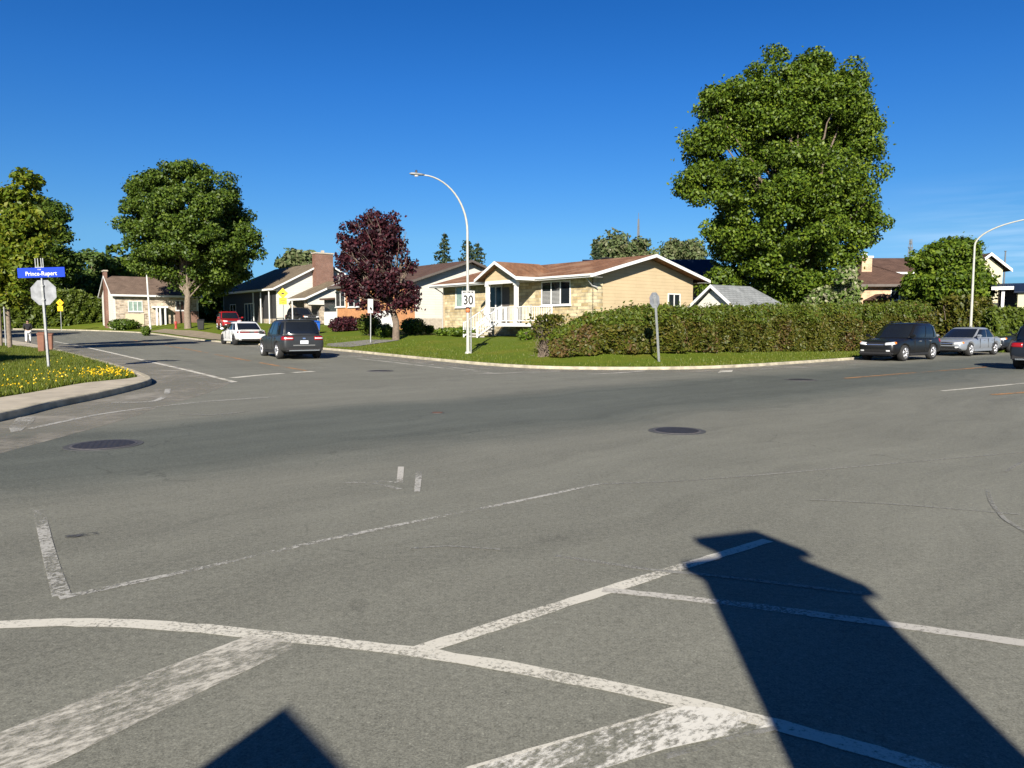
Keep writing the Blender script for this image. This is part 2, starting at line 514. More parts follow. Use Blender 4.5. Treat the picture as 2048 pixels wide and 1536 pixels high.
KF_ang = np.arctan2(KFs[:, 0], KFs[:, 1]); KF_rad = np.hypot(KFs[:, 0], KFs[:, 1])
def HF(x, y):                                        # far lawns: up from the kerb to the houses
    d = dist_line(x, y, KFs)
    k = 0.10 + 0.62 * (1 - sstep(6, 14, x))           # the lawn climbs most in front of the bungalow
    z = RD(x, y) + 0.09 + k * sstep(0.6, 10.5, d) + 0.04 * np.sin(np.asarray(x) * 0.6) * sstep(1, 4, d)
    xa, ya = np.atleast_1d(np.asarray(x, float)), np.atleast_1d(np.asarray(y, float))
    inside = np.hypot(xa, ya) > np.interp(np.arctan2(xa, ya), KF_ang, KF_rad) + 0.02
    z = np.where(inside, z, RD(xa, ya))
    return z if np.ndim(x) else float(z[0])
def HL(x, y):
    d = dist_line(x, y, KLs)
    z = RD(x, y) + 0.13 + 0.10 * sstep(1.6, 7, d) + 0.03 * np.sin(np.asarray(y) * 0.7) * sstep(2, 4, d)
    xa, ya = np.atleast_1d(np.asarray(x, float)), np.atleast_1d(np.asarray(y, float))
    z = np.where(xa < np.interp(ya, KLs[:, 1], KLs[:, 0]) - 0.02, z, RD(xa, ya))
    return z if np.ndim(x) else float(z[0])

def grid_mesh(name, X, Y, Z, mat, kind='structure'):
    ny, nx = X.shape
    v = np.stack([X, Y, Z], -1).reshape(-1, 3)
    i = np.arange(ny * nx).reshape(ny, nx)
    f = np.stack([i[:-1, :-1], i[:-1, 1:], i[1:, 1:], i[1:, :-1]], -1).reshape(-1, 4)
    me = bpy.data.meshes.new(name)
    me.from_pydata(v.tolist(), [], f.tolist())
    me.update()
    if me.polygons[0].normal.z < 0: me.flip_normals()
    o = finish(name, me, mat, None, True, uv=False)
    return tag(o, kind=kind)

# ------------------------------------------------------------------ asphalt
def asphalt():
    m, t, b = newmat('worn_asphalt')
    N = t.nodes.new; Lk = t.links.new
    tcn = N('ShaderNodeTexCoord')
    sp = N('ShaderNodeSeparateXYZ'); Lk(tcn.outputs['Object'], sp.inputs[0])
    def math_(op, a, b_=None, v=None):
        n = N('ShaderNodeMath'); n.operation = op
        for i, q in enumerate((a, b_)):
            if q is None: continue
            if isinstance(q, (int, float)): n.inputs[i].default_value = q
            else: Lk(q, n.inputs[i])
        return n.outputs[0]
    def noise(vec, scale, det=4, rough=0.55, dist=0.0):
        n = N('ShaderNodeTexNoise'); n.inputs['Scale'].default_value = scale; n.inputs['Detail'].default_value = det; n.inputs['Roughness'].default_value = rough
        n.inputs['Distortion'].default_value = dist
        Lk(vec, n.inputs['Vector']); return n.outputs['Fac']
    def rng(v, a, b_, c=0.0, d=1.0):
        n = N('ShaderNodeMapRange'); n.interpolation_type = 'SMOOTHSTEP'
        n.inputs['From Min'].default_value = a; n.inputs['From Max'].default_value = b_; n.inputs['To Min'].default_value = c; n.inputs['To Max'].default_value = d
        Lk(v, n.inputs['Value']); return n.outputs[0]
    # the cross street runs at 50 degrees: along = travel direction, w = across it
    w = math_('ADD', math_('MULTIPLY', sp.outputs['X'], -0.643), math_('MULTIPLY', sp.outputs['Y'], 0.766))
    al = math_('ADD', math_('MULTIPLY', sp.outputs['X'], 0.766), math_('MULTIPLY', sp.outputs['Y'], 0.643))
    wob = noise(tcn.outputs['Object'], 0.22, 3)
    w2 = math_('ADD', w, math_('MULTIPLY', math_('SUBTRACT', wob, 0.5), 2.6))
    cb = N('ShaderNodeCombineXYZ'); Lk(math_('MULTIPLY', al, 0.07), cb.inputs[0]); Lk(math_('MULTIPLY', w2, 1.3), cb.inputs[1])
    streak = noise(cb.outputs[0], 1.0, 6, 0.6)
    cb2 = N('ShaderNodeCombineXYZ'); Lk(math_('MULTIPLY', al, 0.35), cb2.inputs[0]); Lk(math_('MULTIPLY', w2, 5.0), cb2.inputs[1])
    streak2 = noise(cb2.outputs[0], 1.0, 5, 0.6)
    # left street runs at -33 degrees
    wl = math_('ADD', math_('MULTIPLY', sp.outputs['X'], 0.84), math_('MULTIPLY', sp.outputs['Y'], 0.545))
    all_ = math_('ADD', math_('MULTIPLY', sp.outputs['X'], -0.545), math_('MULTIPLY', sp.outputs['Y'], 0.84))
    cb3 = N('ShaderNodeCombineXYZ'); Lk(math_('MULTIPLY', all_, 0.05), cb3.inputs[0]); Lk(math_('MULTIPLY', wl, 0.9), cb3.inputs[1])
    streak3 = noise(cb3.outputs[0], 1.0, 5, 0.6)
    leftmask = rng(sp.outputs['Y'], 20, 26)
    # dark lane polished by tyres, tar-rich
    lane = math_('MULTIPLY', rng(w2, 7.2, 9.6), rng(w2, 14.4, 12.4))
    lane = math_('MULTIPLY', lane, math_('SUBTRACT', 1.0, math_('MULTIPLY', leftmask, rng(sp.outputs['X'], 1, -5))))
    big = noise(tcn.outputs['Object'], 0.33, 6, 0.6, 0.6)
    mid = noise(tcn.outputs['Object'], 2.2, 7, 0.65)
    grit = noise(tcn.outputs['Object'], 95.0, 4, 0.8)
    grit2 = noise(tcn.outputs['Object'], 24.0, 6, 0.75)
    v = math_('ADD', 1.0, math_('MULTIPLY', math_('SUBTRACT', big, 0.5), 0.30))
    v = math_('ADD', v, math_('MULTIPLY', math_('SUBTRACT', mid, 0.5), 0.22))
    v = math_('ADD', v, math_('MULTIPLY', math_('SUBTRACT', streak, 0.5), 0.55))
    v = math_('ADD', v, math_('MULTIPLY', math_('SUBTRACT', streak2, 0.5), 0.28))
    v = math_('ADD', v, math_('MULTIPLY', math_('MULTIPLY', math_('SUBTRACT', streak3, 0.5), 0.5), leftmask))
    v = math_('ADD', v, math_('MULTIPLY', math_('SUBTRACT', rng(grit, 0.36, 0.64), 0.5), 0.50))
    v = math_('ADD', v, math_('MULTIPLY', math_('SUBTRACT', grit2, 0.5), 1.1))
    vg = N('ShaderNodeTexVoronoi'); vg.inputs['Scale'].default_value = 70.0; Lk(tcn.outputs['Object'], vg.inputs['Vector'])
    sg_ = N('ShaderNodeSeparateColor'); Lk(vg.outputs['Color'], sg_.inputs[0])
    v = math_('ADD', v, math_('MULTIPLY', math_('SUBTRACT', sg_.outputs[0], 0.5), 0.22))
    fleck = math_('MULTIPLY', rng(sg_.outputs[1], 0.93, 0.97), rng(vg.outputs['Distance'], 0.42, 0.25))
    v = math_('ADD', v, math_('MULTIPLY', fleck, 0.45))
    stain = noise(tcn.outputs['Object'], 0.75, 5, 0.7, 1.2)
    v = math_('SUBTRACT', v, math_('MULTIPLY', rng(stain, 0.62, 0.74), 0.16))
    v = math_('SUBTRACT', v, math_('MULTIPLY', lane, 0.15))
    v = math_('SUBTRACT', v, math_('MULTIPLY', rng(w2, 2.0, 4.8), 0.085))
    # hairline cracks
    vo = N('ShaderNodeTexVoronoi'); vo.feature = 'DISTANCE_TO_EDGE'; vo.inputs['Scale'].default_value = 0.16
    dv = N('ShaderNodeVectorMath'); dv.operation = 'ADD'
    nn = N('ShaderNodeTexNoise'); nn.inputs['Scale'].default_value = 0.9; nn.inputs['Detail'].default_value = 6
    Lk(tcn.outputs['Object'], nn.inputs['Vector'])
    sc_ = N('ShaderNodeVectorMath'); sc_.operation = 'SCALE'; sc_.inputs['Scale'].default_value = 1.6
    Lk(nn.outputs['Color'], sc_.inputs[0]); Lk(tcn.outputs['Object'], dv.inputs[0]); Lk(sc_.outputs[0], dv.inputs[1]); Lk(dv.outputs[0], vo.inputs['Vector'])
    crack = math_('MULTIPLY', rng(vo.outputs['Distance'], 0.0035, 0.0012), rng(big, 0.52, 0.6))
    v = math_('SUBTRACT', v, math_('MULTIPLY', crack, 0.18))
    mxc = N('ShaderNodeMixRGB'); mxc.inputs['Color1'].default_value = (0.163, 0.162, 0.132, 1); mxc.inputs['Color2'].default_value = (0.113, 0.122, 0.103, 1)
    Lk(lane, mxc.inputs['Fac'])
    # dusty, paler strip along the far kerbs is part of the surface wear
    mu = N('ShaderNodeVectorMath'); mu.operation = 'SCALE'
    Lk(mxc.outputs[0], mu.inputs[0]); Lk(v, mu.inputs['Scale'])
    Lk(mu.outputs[0], b.inputs['Base Color'])
    b.inputs['Roughness'].default_value = 0.82
    b.inputs['Specular IOR Level'].default_value = 0.25
    bp = N('ShaderNodeBump'); bp.inputs['Strength'].default_value = 0.35; bp.inputs['Distance'].default_value = 0.006
    Lk(grit, bp.inputs['Height']); Lk(bp.outputs[0], b.inputs['Normal'])
    return m

M['asphalt'] = asphalt()
xs = np.concatenate([np.linspace(-900, -110, 12), np.arange(-100, 100.5, 1.0), np.linspace(110, 900, 12)])
ys = np.concatenate([np.linspace(-300, -30, 6), np.arange(-20, 150.5, 1.0), np.linspace(160, 1600, 14)])
X, Y = np.meshgrid(xs, ys)
grid_mesh('road', X, Y, RD(X, Y), M['asphalt'])

# ------------------------------------------------------------------ grass
def grassmat(name, c1, c2, c3):
    m, t, b = newmat(name)
    tcn = t.nodes.new('ShaderNodeTexCoord')
    def noise(s, d):
        n = t.nodes.new('ShaderNodeTexNoise'); n.inputs['Scale'].default_value = s; n.inputs['Detail'].default_value = d; n.inputs['Roughness'].default_value = 0.65
        t.links.new(tcn.outputs['Object'], n.inputs['Vector']); return n.outputs['Fac']
    a, bb = noise(9, 8), noise(0.45, 6)
    r = t.nodes.new('ShaderNodeValToRGB'); r.color_ramp.elements[0].position = 0.32; r.color_ramp.elements[1].position = 0.68
    r.color_ramp.elements[0].color = c1 + (1,); r.color_ramp.elements[1].color = c2 + (1,)
    t.links.new(a, r.inputs[0])
    mr = t.nodes.new('ShaderNodeMapRange'); mr.inputs['From Min'].default_value = 0.48; mr.inputs['From Max'].default_value = 0.68
    t.links.new(bb, mr.inputs['Value'])
    mm = t.nodes.new('ShaderNodeMixRGB'); mm.inputs['Color2'].default_value = c3 + (1,)
    t.links.new(mr.outputs[0], mm.inputs['Fac']); t.links.new(r.outputs[0], mm.inputs['Color1'])
    t.links.new(mm.outputs[0], b.inputs['Base Color'])
    b.inputs['Roughness'].default_value = 0.9; b.inputs['Specular IOR Level'].default_value = 0.1
    bp = t.nodes.new('ShaderNodeBump'); bp.inputs['Strength'].default_value = 0.8; bp.inputs['Distance'].default_value = 0.05
    t.links.new(a, bp.inputs['Height']); t.links.new(bp.outputs[0], b.inputs['Normal'])
    return m
M['lawn'] = grassmat('lawn_grass', (0.070, 0.108, 0.009), (0.105, 0.142, 0.012), (0.125, 0.135, 0.016))
M['lawnleft'] = grassmat('weedy_lawn', (0.065, 0.088, 0.011), (0.10, 0.122, 0.016), (0.125, 0.125, 0.03))
# far lawn: rows stepped outwards from behind the kerb
rows = np.array([0.0, 0.25, 0.6, 1, 1.6, 2.3, 3.1, 4, 5, 6, 7.2, 8.5, 10, 12, 15, 20, 28, 40, 60, 90, 150, 400])
dirs = KFs[:, :2] / np.linalg.norm(KFs[:, :2], axis=1, keepdims=True)
B = KFs[:, :2] + dirs * 0.16
X = B[None, :, 0] + rows[:, None] * dirs[None, :, 0]
Y = B[None, :, 1] + rows[:, None] * dirs[None, :, 1]
Z = HF(X.ravel(), Y.ravel()).reshape(X.shape)
grid_mesh('lawn', X, Y, Z, M['lawn'])
# corner land on the left: rows stepped outwards to -x
rl = np.array([0, 0.3, 0.7, 1.2, 1.7, 2.3, 3, 4, 5.5, 7, 9, 12, 16, 22, 30, 45, 70, 120])
B = KLs[:, :2] + np.array([[-0.16, 0]])
X = B[None, :, 0] - rl[:, None]
Y = np.repeat(B[None, :, 1], len(rl), 0)
Z = HL(X.ravel(), Y.ravel()).reshape(X.shape)
grid_mesh('corner_lawn', X[:, ::-1], Y[:, ::-1], Z[:, ::-1], M['lawnleft'])

def normals2(line):
    t = np.gradient(line[:, :2], axis=0)
    t /= np.linalg.norm(t, axis=1, keepdims=True) + 1e-9
    return np.stack([-t[:, 1], t[:, 0]], 1)           # left of travel

def ribbon(name, line, offs, Hfun, dz, mat, kind='structure', nrm=None):
    n = normals2(line) if nrm is None else nrm
    X = np.stack([line[:, 0] + n[:, 0] * o for o in offs]); Y = np.stack([line[:, 1] + n[:, 1] * o for o in offs])
    Z = Hfun(X.ravel(), Y.ravel()).reshape(X.shape) + dz
    return grid_mesh(name, X, Y, Z, mat, kind)

def kerb(name, line, side, h, wtop=0.17):
    """kerb stone swept along a line; side=+1 land lies left of travel"""
    n = normals2(line) * side
    prof = [(0.0, -0.10), (0.0, h - 0.035), (0.012, h - 0.012), (0.035, h), (wtop, h), (wtop + 0.02, -0.1)]
    z0 = RD(line[:, 0], line[:, 1])
    X = np.stack([line[:, 0] + n[:, 0] * a for a, b in prof]); Y = np.stack([line[:, 1] + n[:, 1] * a for a, b in prof])
    Z = np.stack([z0 + b for a, b in prof])
    me_o = grid_mesh(name, X, Y, Z, M['kerb'])
    me_o.data.polygons.foreach_set('use_smooth', [False] * len(me_o.data.polygons))
    return me_o
kerb('kerb', KFs, +1, 0.105, 0.14)
kerb('kerb', KLs, +1, 0.15)
# pale concrete pavement behind the left kerb
sw = KLs[KLs[:, 1] > -12]
nL = np.tile(np.array([[-1.0, 0.0]]), (len(sw), 1))
wsw = 1.32 - 1.15 * sstep(18.6, 21.2, sw[:, 1]) + 1.1 * sstep(33, 40, sw[:, 1])
X = np.stack([sw[:, 0] - 0.165 - wsw * f for f in (0, 0.35, 0.7, 1)]); Y = np.stack([sw[:, 1]] * 4)
Z = HL(X.ravel(), Y.ravel()).reshape(X.shape) + 0.012
M['sidewalk'] = courses('pavement_slabs', (0.33, 0.285, 0.22), (0.30, 0.26, 0.20), (0.20, 0.17, 0.13), 1.5, 1.5, 0.012, var=0.15, bump=0.2)
sw_o = grid_mesh('pavement', X[:, ::-1], Y[:, ::-1], Z[:, ::-1], simple('pavement_concrete', (0.37, 0.325, 0.25), 0.9, 0.16, 2.5, bump=0.25, detail=9))

# ------------------------------------------------------------------ painted markings and other things lying on the road
M['paint'] = wornpaint('white_road_paint', (0.56, 0.535, 0.455), 0.68, 38, 0.10, 1.3)
M['paintthin'] = wornpaint('thin_white_road_paint', (0.44, 0.42, 0.37), 0.60, 34, 0.10, 1.2)
M['paintold'] = wornpaint('old_white_road_paint', (0.38, 0.37, 0.33), 0.54, 24, 0.08)
M['paintfaint'] = wornpaint('faint_white_road_paint', (0.29, 0.285, 0.255), 0.48, 16, 0.12)
M['paintbar'] = wornpaint('flaking_white_bar_paint', (0.50, 0.475, 0.405), 0.50, 30, 0.12, 3.0, streak=R_(40))
M['paintflake'] = wornpaint('white_bar_paint', (0.62, 0.60, 0.53), 0.52, 30, 0.07, 2.6, streak=R_(40))
M['paintghost'] = wornpaint('ghost_of_white_paint', (0.24, 0.235, 0.205), 0.55, 30, 0.12)
M['paintorange'] = wornpaint('orange_centre_line', (0.42, 0.205, 0.065), 0.55, 20)

layer = [0]
def mark(px_line, mat, w, label=None, name='road_marking', dz=None):
    """strip of paint; px_line of measured points, w metres wide (scalar or per point)"""
    pts = [hit(*p) for p in px_line]
    ln = smoothline(pts, 0.35) if len(pts) > 2 else np.array([np.array(pts[0]) + (np.array(pts[1]) - np.array(pts[0])) * t for t in np.linspace(0, 1, max(3, int((pts[1] - pts[0]).length / 0.6)))])
    ws = np.interp(np.linspace(0, 1, len(ln)), np.linspace(0, 1, len(w)), w) if isinstance(w, (list, tuple)) else np.full(len(ln), w)
    if len(ln) < 400:                                 # ragged, hand-painted edges
        q = np.linspace(0, len(ln) - 1, len(ln) * 4); ln = np.stack([np.interp(q, range(len(ln)), ln[:, i]) for i in range(3)], 1); ws = np.interp(q, range(len(ws)), ws)
    n = normals2(ln)
    el, er = ws * (0.5 + npr.normal(0, 0.035, len(ws))), ws * (0.5 + npr.normal(0, 0.035, len(ws)))
    X = np.stack([ln[:, 0] - n[:, 0] * el, ln[:, 0], ln[:, 0] + n[:, 0] * er]); Y = np.stack([ln[:, 1] - n[:, 1] * el, ln[:, 1], ln[:, 1] + n[:, 1] * er])
    layer[0] += 1
    o = grid_mesh(name, X, Y, RD(X, Y) + (0.003 + 0.00016 * layer[0] if dz is None else dz), mat)
    if label: o['label'] = label
    return o
def patch(px_poly, mat, label=None, dz=None, name='road_marking'):
    pts = [hit(*p) for p in px_poly]
    layer[0] += 1
    me = bpy.data.meshes.new(name)
    z = 0.003 + 0.00016 * layer[0] if dz is None else dz
    me.from_pydata([(p.x, p.y, p.z + z) for p in pts], [], [tuple(range(len(pts)))])
    me.update()
    if me.polygons[0].normal.z < 0: me.flip_normals()
    o = finish(name, me, mat, None, uv=False)
    if label: o['label'] = label
    return tag(o, kind='structure')

mark([(-120, 1262), (0, 1250), (120, 1245), (250, 1247), (400, 1257), (560, 1274), (700, 1289), (850, 1307), (1000, 1331), (1200, 1369), (1400, 1412), (1540, 1447), (1700, 1491), (1850, 1533), (2000, 1580)], M['paint'], [0.115, 0.11, 0.11, 0.11, 0.105, 0.10, 0.095, 0.09],
     'long curved white line sweeping across the near asphalt')
patch([(497, 1272), (610, 1287), (430, 1372), (290, 1440), (95, 1536), (-60, 1615), (-60, 1490), (0, 1466), (240, 1370)], M['paintbar'], 'broad flaking white bar running down to the lower left corner')
mark([(838, 1302), (1205, 1184), (1535, 1081)], M['paint'], [0.11, 0.105, 0.10, 0.095], 'straight white line running up into the tall shadow')
mark([(1205, 1180), (1450, 1206), (1800, 1252), (2120, 1297)], M['paintthin'], [0.085, 0.09, 0.095], 'thin white line branching off to the right under the shadow')
mark([(1110, 1112), (1300, 1140), (1440, 1153), (1740, 1190)], M['paintghost'], 0.05, 'ghost of a worn line crossing the shadow top')
patch([(935, 1536), (1360, 1413), (1440, 1418), (1550, 1452), (1330, 1500), (1215, 1536), (1100, 1575), (800, 1575)], M['paintflake'], 'wide flaking white bar at the bottom beside the tall shadow')
mark([(935, 1538), (1150, 1475), (1365, 1412)], M['paint'], 0.018)
mark([(1330, 1516), (1450, 1482), (1560, 1455)], M['paintfaint'], 0.03)
mark([(118, 1197), (190, 1182), (400, 1138), (560, 1101), (760, 1058), (900, 1030), (1050, 1000), (1195, 969)], M['paintold'], [0.07, 0.065, 0.06, 0.055], 'long broken white line along the near edge of the cross street')
mark([(1195, 969), (1400, 960), (1700, 935), (2048, 905)], M['paintghost'], [0.05, 0.03])
patch([(66, 1020), (90, 1020), (104, 1078), (121, 1135), (143, 1190), (104, 1195), (86, 1120), (74, 1062)], M['paintold'], 'short worn white block line near the left edge')
patch([(796, 934), (808, 934), (806, 966), (793, 966)], M['paintthin'], 'small worn white tick in the middle of the junction')
patch([(832, 944), (845, 944), (840, 984), (828, 984)], M['paintold'], 'taller worn white tick in the middle of the junction')
mark([(690, 966), (745, 966), (800, 979)], M['paintold'], 0.06)
mark([(745, 962), (795, 966)], M['paintold'], 0.06)
mark([(1975, 980), (1985, 1010), (2010, 1040), (2060, 1070)], M['paintghost'], 0.04)
mark([(2010, 945), (2060, 915)], M['paintghost'], 0.04)
mark([(1620, 1000), (1800, 1010), (2040, 1030)], M['paintghost'], 0.03)
mark([(820, 1098), (900, 1093), (1000, 1100)], M['paintghost'], 0.03)
# left street
mark([(110, 683), (280, 719), (380, 742), (470, 764.5)], M['paint'], 0.17, 'long solid white edge line of the left street')
mark([(464, 756), (520, 750.5), (565, 747)], M['paint'], 0.30, 'white stop line end of the left street')
mark([(585, 745.5), (627, 743)], M['paint'], 0.30)
mark([(390, 771), (470, 765)], M['paintold'], 0.2)
mark([(60, 858), (200, 829), (330, 812), (420, 803), (555, 794)], M['paintold'], 0.12, 'faint white line along the left corner')
patch([(35, 835), (72, 834), (66, 845), (42, 862), (22, 866), (18, 856)], M['paintold'], 'cream paint patch beside the left kerb')
mark([(225, 805), (300, 804), (330, 792), (336, 778)], M['paintold'], 0.13, 'faint curved seam beside the left kerb tip')
mark([(360, 829), (420, 831), (500, 823)], M['paintghost'], 0.10)
for a, b in (((612, 741.5), (520, 725.5)), ((500, 722), (430, 709)), ((415, 706), (330, 691)), ((320, 689.5), (262, 679))):
    mark([a, b], M['paintorange'], 0.14)
# parking edge along the far kerb
mark([(650, 711), (760, 722), (900, 738), (985, 746)], M['paintthin'], 0.16, 'worn white edge line near the far kerb')
mark([(700, 712), (820, 724), (960, 742)], M['paintold'], 0.14)
mark([(930, 749), (1000, 747), (1120, 743)], M['paintthin'], 0.2)
mark([(1175, 749), (1240, 746), (1290, 742)], M['paintthin'], 0.24, 'short white line by the far corner')
patch([(1440, 742), (1466, 740), (1464, 744), (1436, 746)], M['paint'])
mark([(1500, 740), (1560, 737), (1620, 735)], M['paintfaint'], 0.3)
# right street
mark([(1885, 782.5), (1960, 775.5), (2048, 767), (2150, 757)], M['paint'], 0.13, 'thin white line on the right street')
mark([(1690, 757), (1800, 748), (1900, 740.5), (1975, 734)], M['paintorange'], 0.14, 'orange centre line of the right street')
mark([(1985, 790), (2060, 784.5), (2150, 778)], M['paintorange'], 0.16)
# smooth dark tar patches of earlier repairs
M['tar'] = simple('tar_patch', (0.06, 0.06, 0.058), 0.7, 0.15, 12)
mark([(130, 1076), (195, 1068)], wornpaint('tar_smear', (0.06, 0.06, 0.06), 0.5, 9, 0.1), 0.08)
M['dirt'] = wornpaint('gutter_sand', (0.26, 0.24, 0.195), 0.52, 2.4, 0.22, 0.5)
ribbon('gutter_sand', KFs[(KFs[:, 1] < 60)], (-0.05, -0.7, -1.5), RD, 0.0022, M['dirt'])
ribbon('gutter_sand', KLs[(KLs[:, 1] > 2)], (-0.05, -0.8, -2.0), RD, 0.0022, M['dirt'])

# manhole covers
def manhole(px, py, r, label, grate=False):
    p = hit(px, py)
    t = thing('manhole_cover', label, 'manhole cover', p, 0.4)
    b = MB(); b.lathe([(r + 0.10, -0.02), (r + 0.10, 0.005), (r + 0.02, 0.006)], 36); b.build('collar', M['tar'], t)
    b = MB(); b.lathe([(r + 0.022, -0.02), (r + 0.022, 0.010), (r - 0.005, 0.011)], 36); b.build('ring', simple('cast_ring', (0.085, 0.078, 0.075), 0.6, 0.3, 20), t)
    b = MB(); b.lathe([(r - 0.01, -0.02), (r - 0.01, 0.013), (r * 0.9, 0.014)], 36)
    for i in range(-4, 5):
        for j in range(-4, 5):
            q = r * 0.19 + 0 * i
            if math.hypot(i * q, j * q) < r * 0.85: b.box(i * q - q * 0.32, i * q + q * 0.32, j * q - q * 0.32, j * q + q * 0.32, 0.0135, 0.0150)
    b.build('lid', simple('cast_iron', (0.024, 0.022, 0.024), 0.6, 0.3, 25), t)
    return t
manhole(208, 890, 0.39, 'dark round manhole cover on the asphalt at the left')
manhole(1354, 862, 0.34, 'round manhole cover in the middle right of the junction')
manhole(1602, 760, 0.36, 'far manhole cover in front of the parked black car')
manhole(760, 742, 0.36, 'small manhole cover near the far kerb behind the grey car')
def valve(px, py):
    t = thing('valve_cover', 'small rusty valve cover in the centre of the junction', 'valve cover', hit(px, py))
    b = MB(); b.lathe([(0.13, -0.02), (0.13, 0.008), (0.11, 0.01)], 20); b.build('ring', M['tar'], t)
    b = MB(); b.lathe([(0.10, -0.02), (0.10, 0.014), (0.04, 0.016)], 20); b.build('lid', simple('rusty_iron', (0.10, 0.05, 0.03), 0.7, 0.2), t)
valve(875, 826)
# driveways (sheets on the far lawn, in front of the garages)
def sheet(name, px_poly, mat, dz=0.03):
    pts = [hit(px, py, HF) for px, py in px_poly]
    me = bpy.data.meshes.new(name)
    me.from_pydata([tuple(p + Vector((0, 0, dz))) for p in pts], [], [tuple(range(len(pts)))])
    me.update()
    if me.polygons[0].normal.z < 0: me.flip_normals()
    bm = bmesh.new(); bm.from_mesh(me)
    bmesh.ops.triangulate(bm, faces=bm.faces[:]); bmesh.ops.subdivide_edges(bm, edges=bm.edges[:], cuts=8, use_grid_fill=True)
    for v in bm.verts: v.co.z = HF(v.co.x, v.co.y) + dz
    bm.to_mesh(me); bm.free()
    return tag(finish(name, me, mat, None, uv=False), kind='structure')
sheet('driveway', [(652, 694), (700, 694.5), (800, 681), (735, 680.5), (655, 688)], simple('driveway_asphalt', (0.17, 0.16, 0.145), 0.9, 0.2, 3))
sheet('driveway', [(298, 663), (340, 668), (430, 680), (475, 681), (440, 669), (380, 661), (330, 658)], simple('dusty_driveway', (0.22, 0.18, 0.12), 0.9, 0.25, 2))

# grass blades and dandelions (nobody could count them)
def blades(name, P, h, mat):
    n = len(P)
    a = npr.uniform(0, 2 * math.pi, n)
    U = np.stack([np.cos(a), np.sin(a), np.zeros(n)], 1) * 0.012 * npr.uniform(0.7, 1.6, (n, 1))
    V = np.stack([npr.normal(0, 0.35, n), npr.normal(0, 0.35, n), np.ones(n)], 1) * (h * npr.uniform(0.45, 1.2, (n, 1)))
    vs_ = np.empty((n, 3, 3), np.float32); vs_[:, 0] = P - U; vs_[:, 1] = P + U; vs_[:, 2] = P + V
    me = bpy.data.meshes.new(name)
    me.vertices.add(n * 3); me.loops.add(n * 3); me.polygons.add(n)
    me.vertices.foreach_set('co', vs_.reshape(-1)); me.loops.foreach_set('vertex_index', np.arange(n * 3, dtype=np.int32))
    me.polygons.foreach_set('loop_start', np.arange(0, n * 3, 3, dtype=np.int32)); me.polygons.foreach_set('loop_total', np.full(n, 3, np.int32))
    me.update(calc_edges=True)
    return tag(finish(name, me, mat, None, uv=False), kind='stuff')
M['blade'] = leafmat('grass_blades', [(0.050, 0.075, 0.008), (0.08, 0.11, 0.010), (0.11, 0.14, 0.013), (0.14, 0.14, 0.03)], 0.25)
n = 150000
y = npr.uniform(12.5, 40, n) ** 1.0
kx = np.interp(y, KLs[:, 1], KLs[:, 0])
x = kx - 0.2 - npr.gamma(1.6, 3.2, n)
dk = dist_line(x, y, KLs)
wide = np.interp(y, sw[:, 1], wsw)
keep = ((kx - x) > wide + 0.2) & (x > -28)
x, y = x[keep], y[keep]
P = np.stack([x, y, HL(x, y)], 1)
blades('grass', P, 0.13, M['blade'])
# dandelion heads: thick by the kerb tip, scattered elsewhere
def heads(n, cx, cy, sx_, sy_):
    return np.stack([npr.normal(cx, sx_, n), npr.normal(cy, sy_, n)], 1)
tip = hit(235, 752, HL); mid_ = hit(60, 780, HL); far_ = hit(150, 757, HL)
D = np.concatenate([heads(430, tip.x - 0.1, tip.y + 0.2, 0.65, 0.9), heads(130, mid_.x - 0.3, mid_.y, 1.0, 1.3), heads(80, far_.x, far_.y, 2.0, 1.6), np.stack([npr.uniform(-22, -10.5, 150), npr.uniform(14, 30, 150)], 1)])
kx = np.interp(D[:, 1], KLs[:, 1], KLs[:, 0]); wd = np.interp(D[:, 1], sw[:, 1], wsw)
D = D[(kx - D[:, 0]) > wd + 0.25]
n = len(D)
P = np.stack([D[:, 0], D[:, 1], HL(D[:, 0], D[:, 1]) + npr.uniform(0.08, 0.2, n)], 1)
U, V = leaf_frames(n, np.array([[0.0, -0.8, 0.3]]), 0.6)
tag(quads_mesh('dandelions', P, U * 0.021, V * 0.021, leafmat('dandelion_yellow', [(0.50, 0.32, 0.0), (0.65, 0.44, 0.01)], 0.1)), kind='stuff')
# blades along the front edge of the far lawn
n = 90000
i = npr.integers(0, len(KFs) - 1, n)
Kq = KFs[i] + (KFs[i + 1] - KFs[i]) * npr.uniform(0, 1, (n, 1))
dd = Kq[:, :2] / np.linalg.norm(Kq[:, :2], axis=1, keepdims=True)
off = 0.22 + npr.uniform(0, 1, n) ** 1.5 * 11
x = Kq[:, 0] + dd[:, 0] * off; y = Kq[:, 1] + dd[:, 1] * off
k = (y < 60) & (x > -20) & (x < 26); x, y = x[k], y[k]
blades('grass', np.stack([x, y, HF(x, y)], 1), 0.09, M['blade'])
# ------------------------------------------------------------------ buildings
def frame(o, az_u):
    """rotation for a building whose local +x (along the front, to the viewer's right) points at compass angle az_u"""
    return math.pi / 2 - R_(az_u)

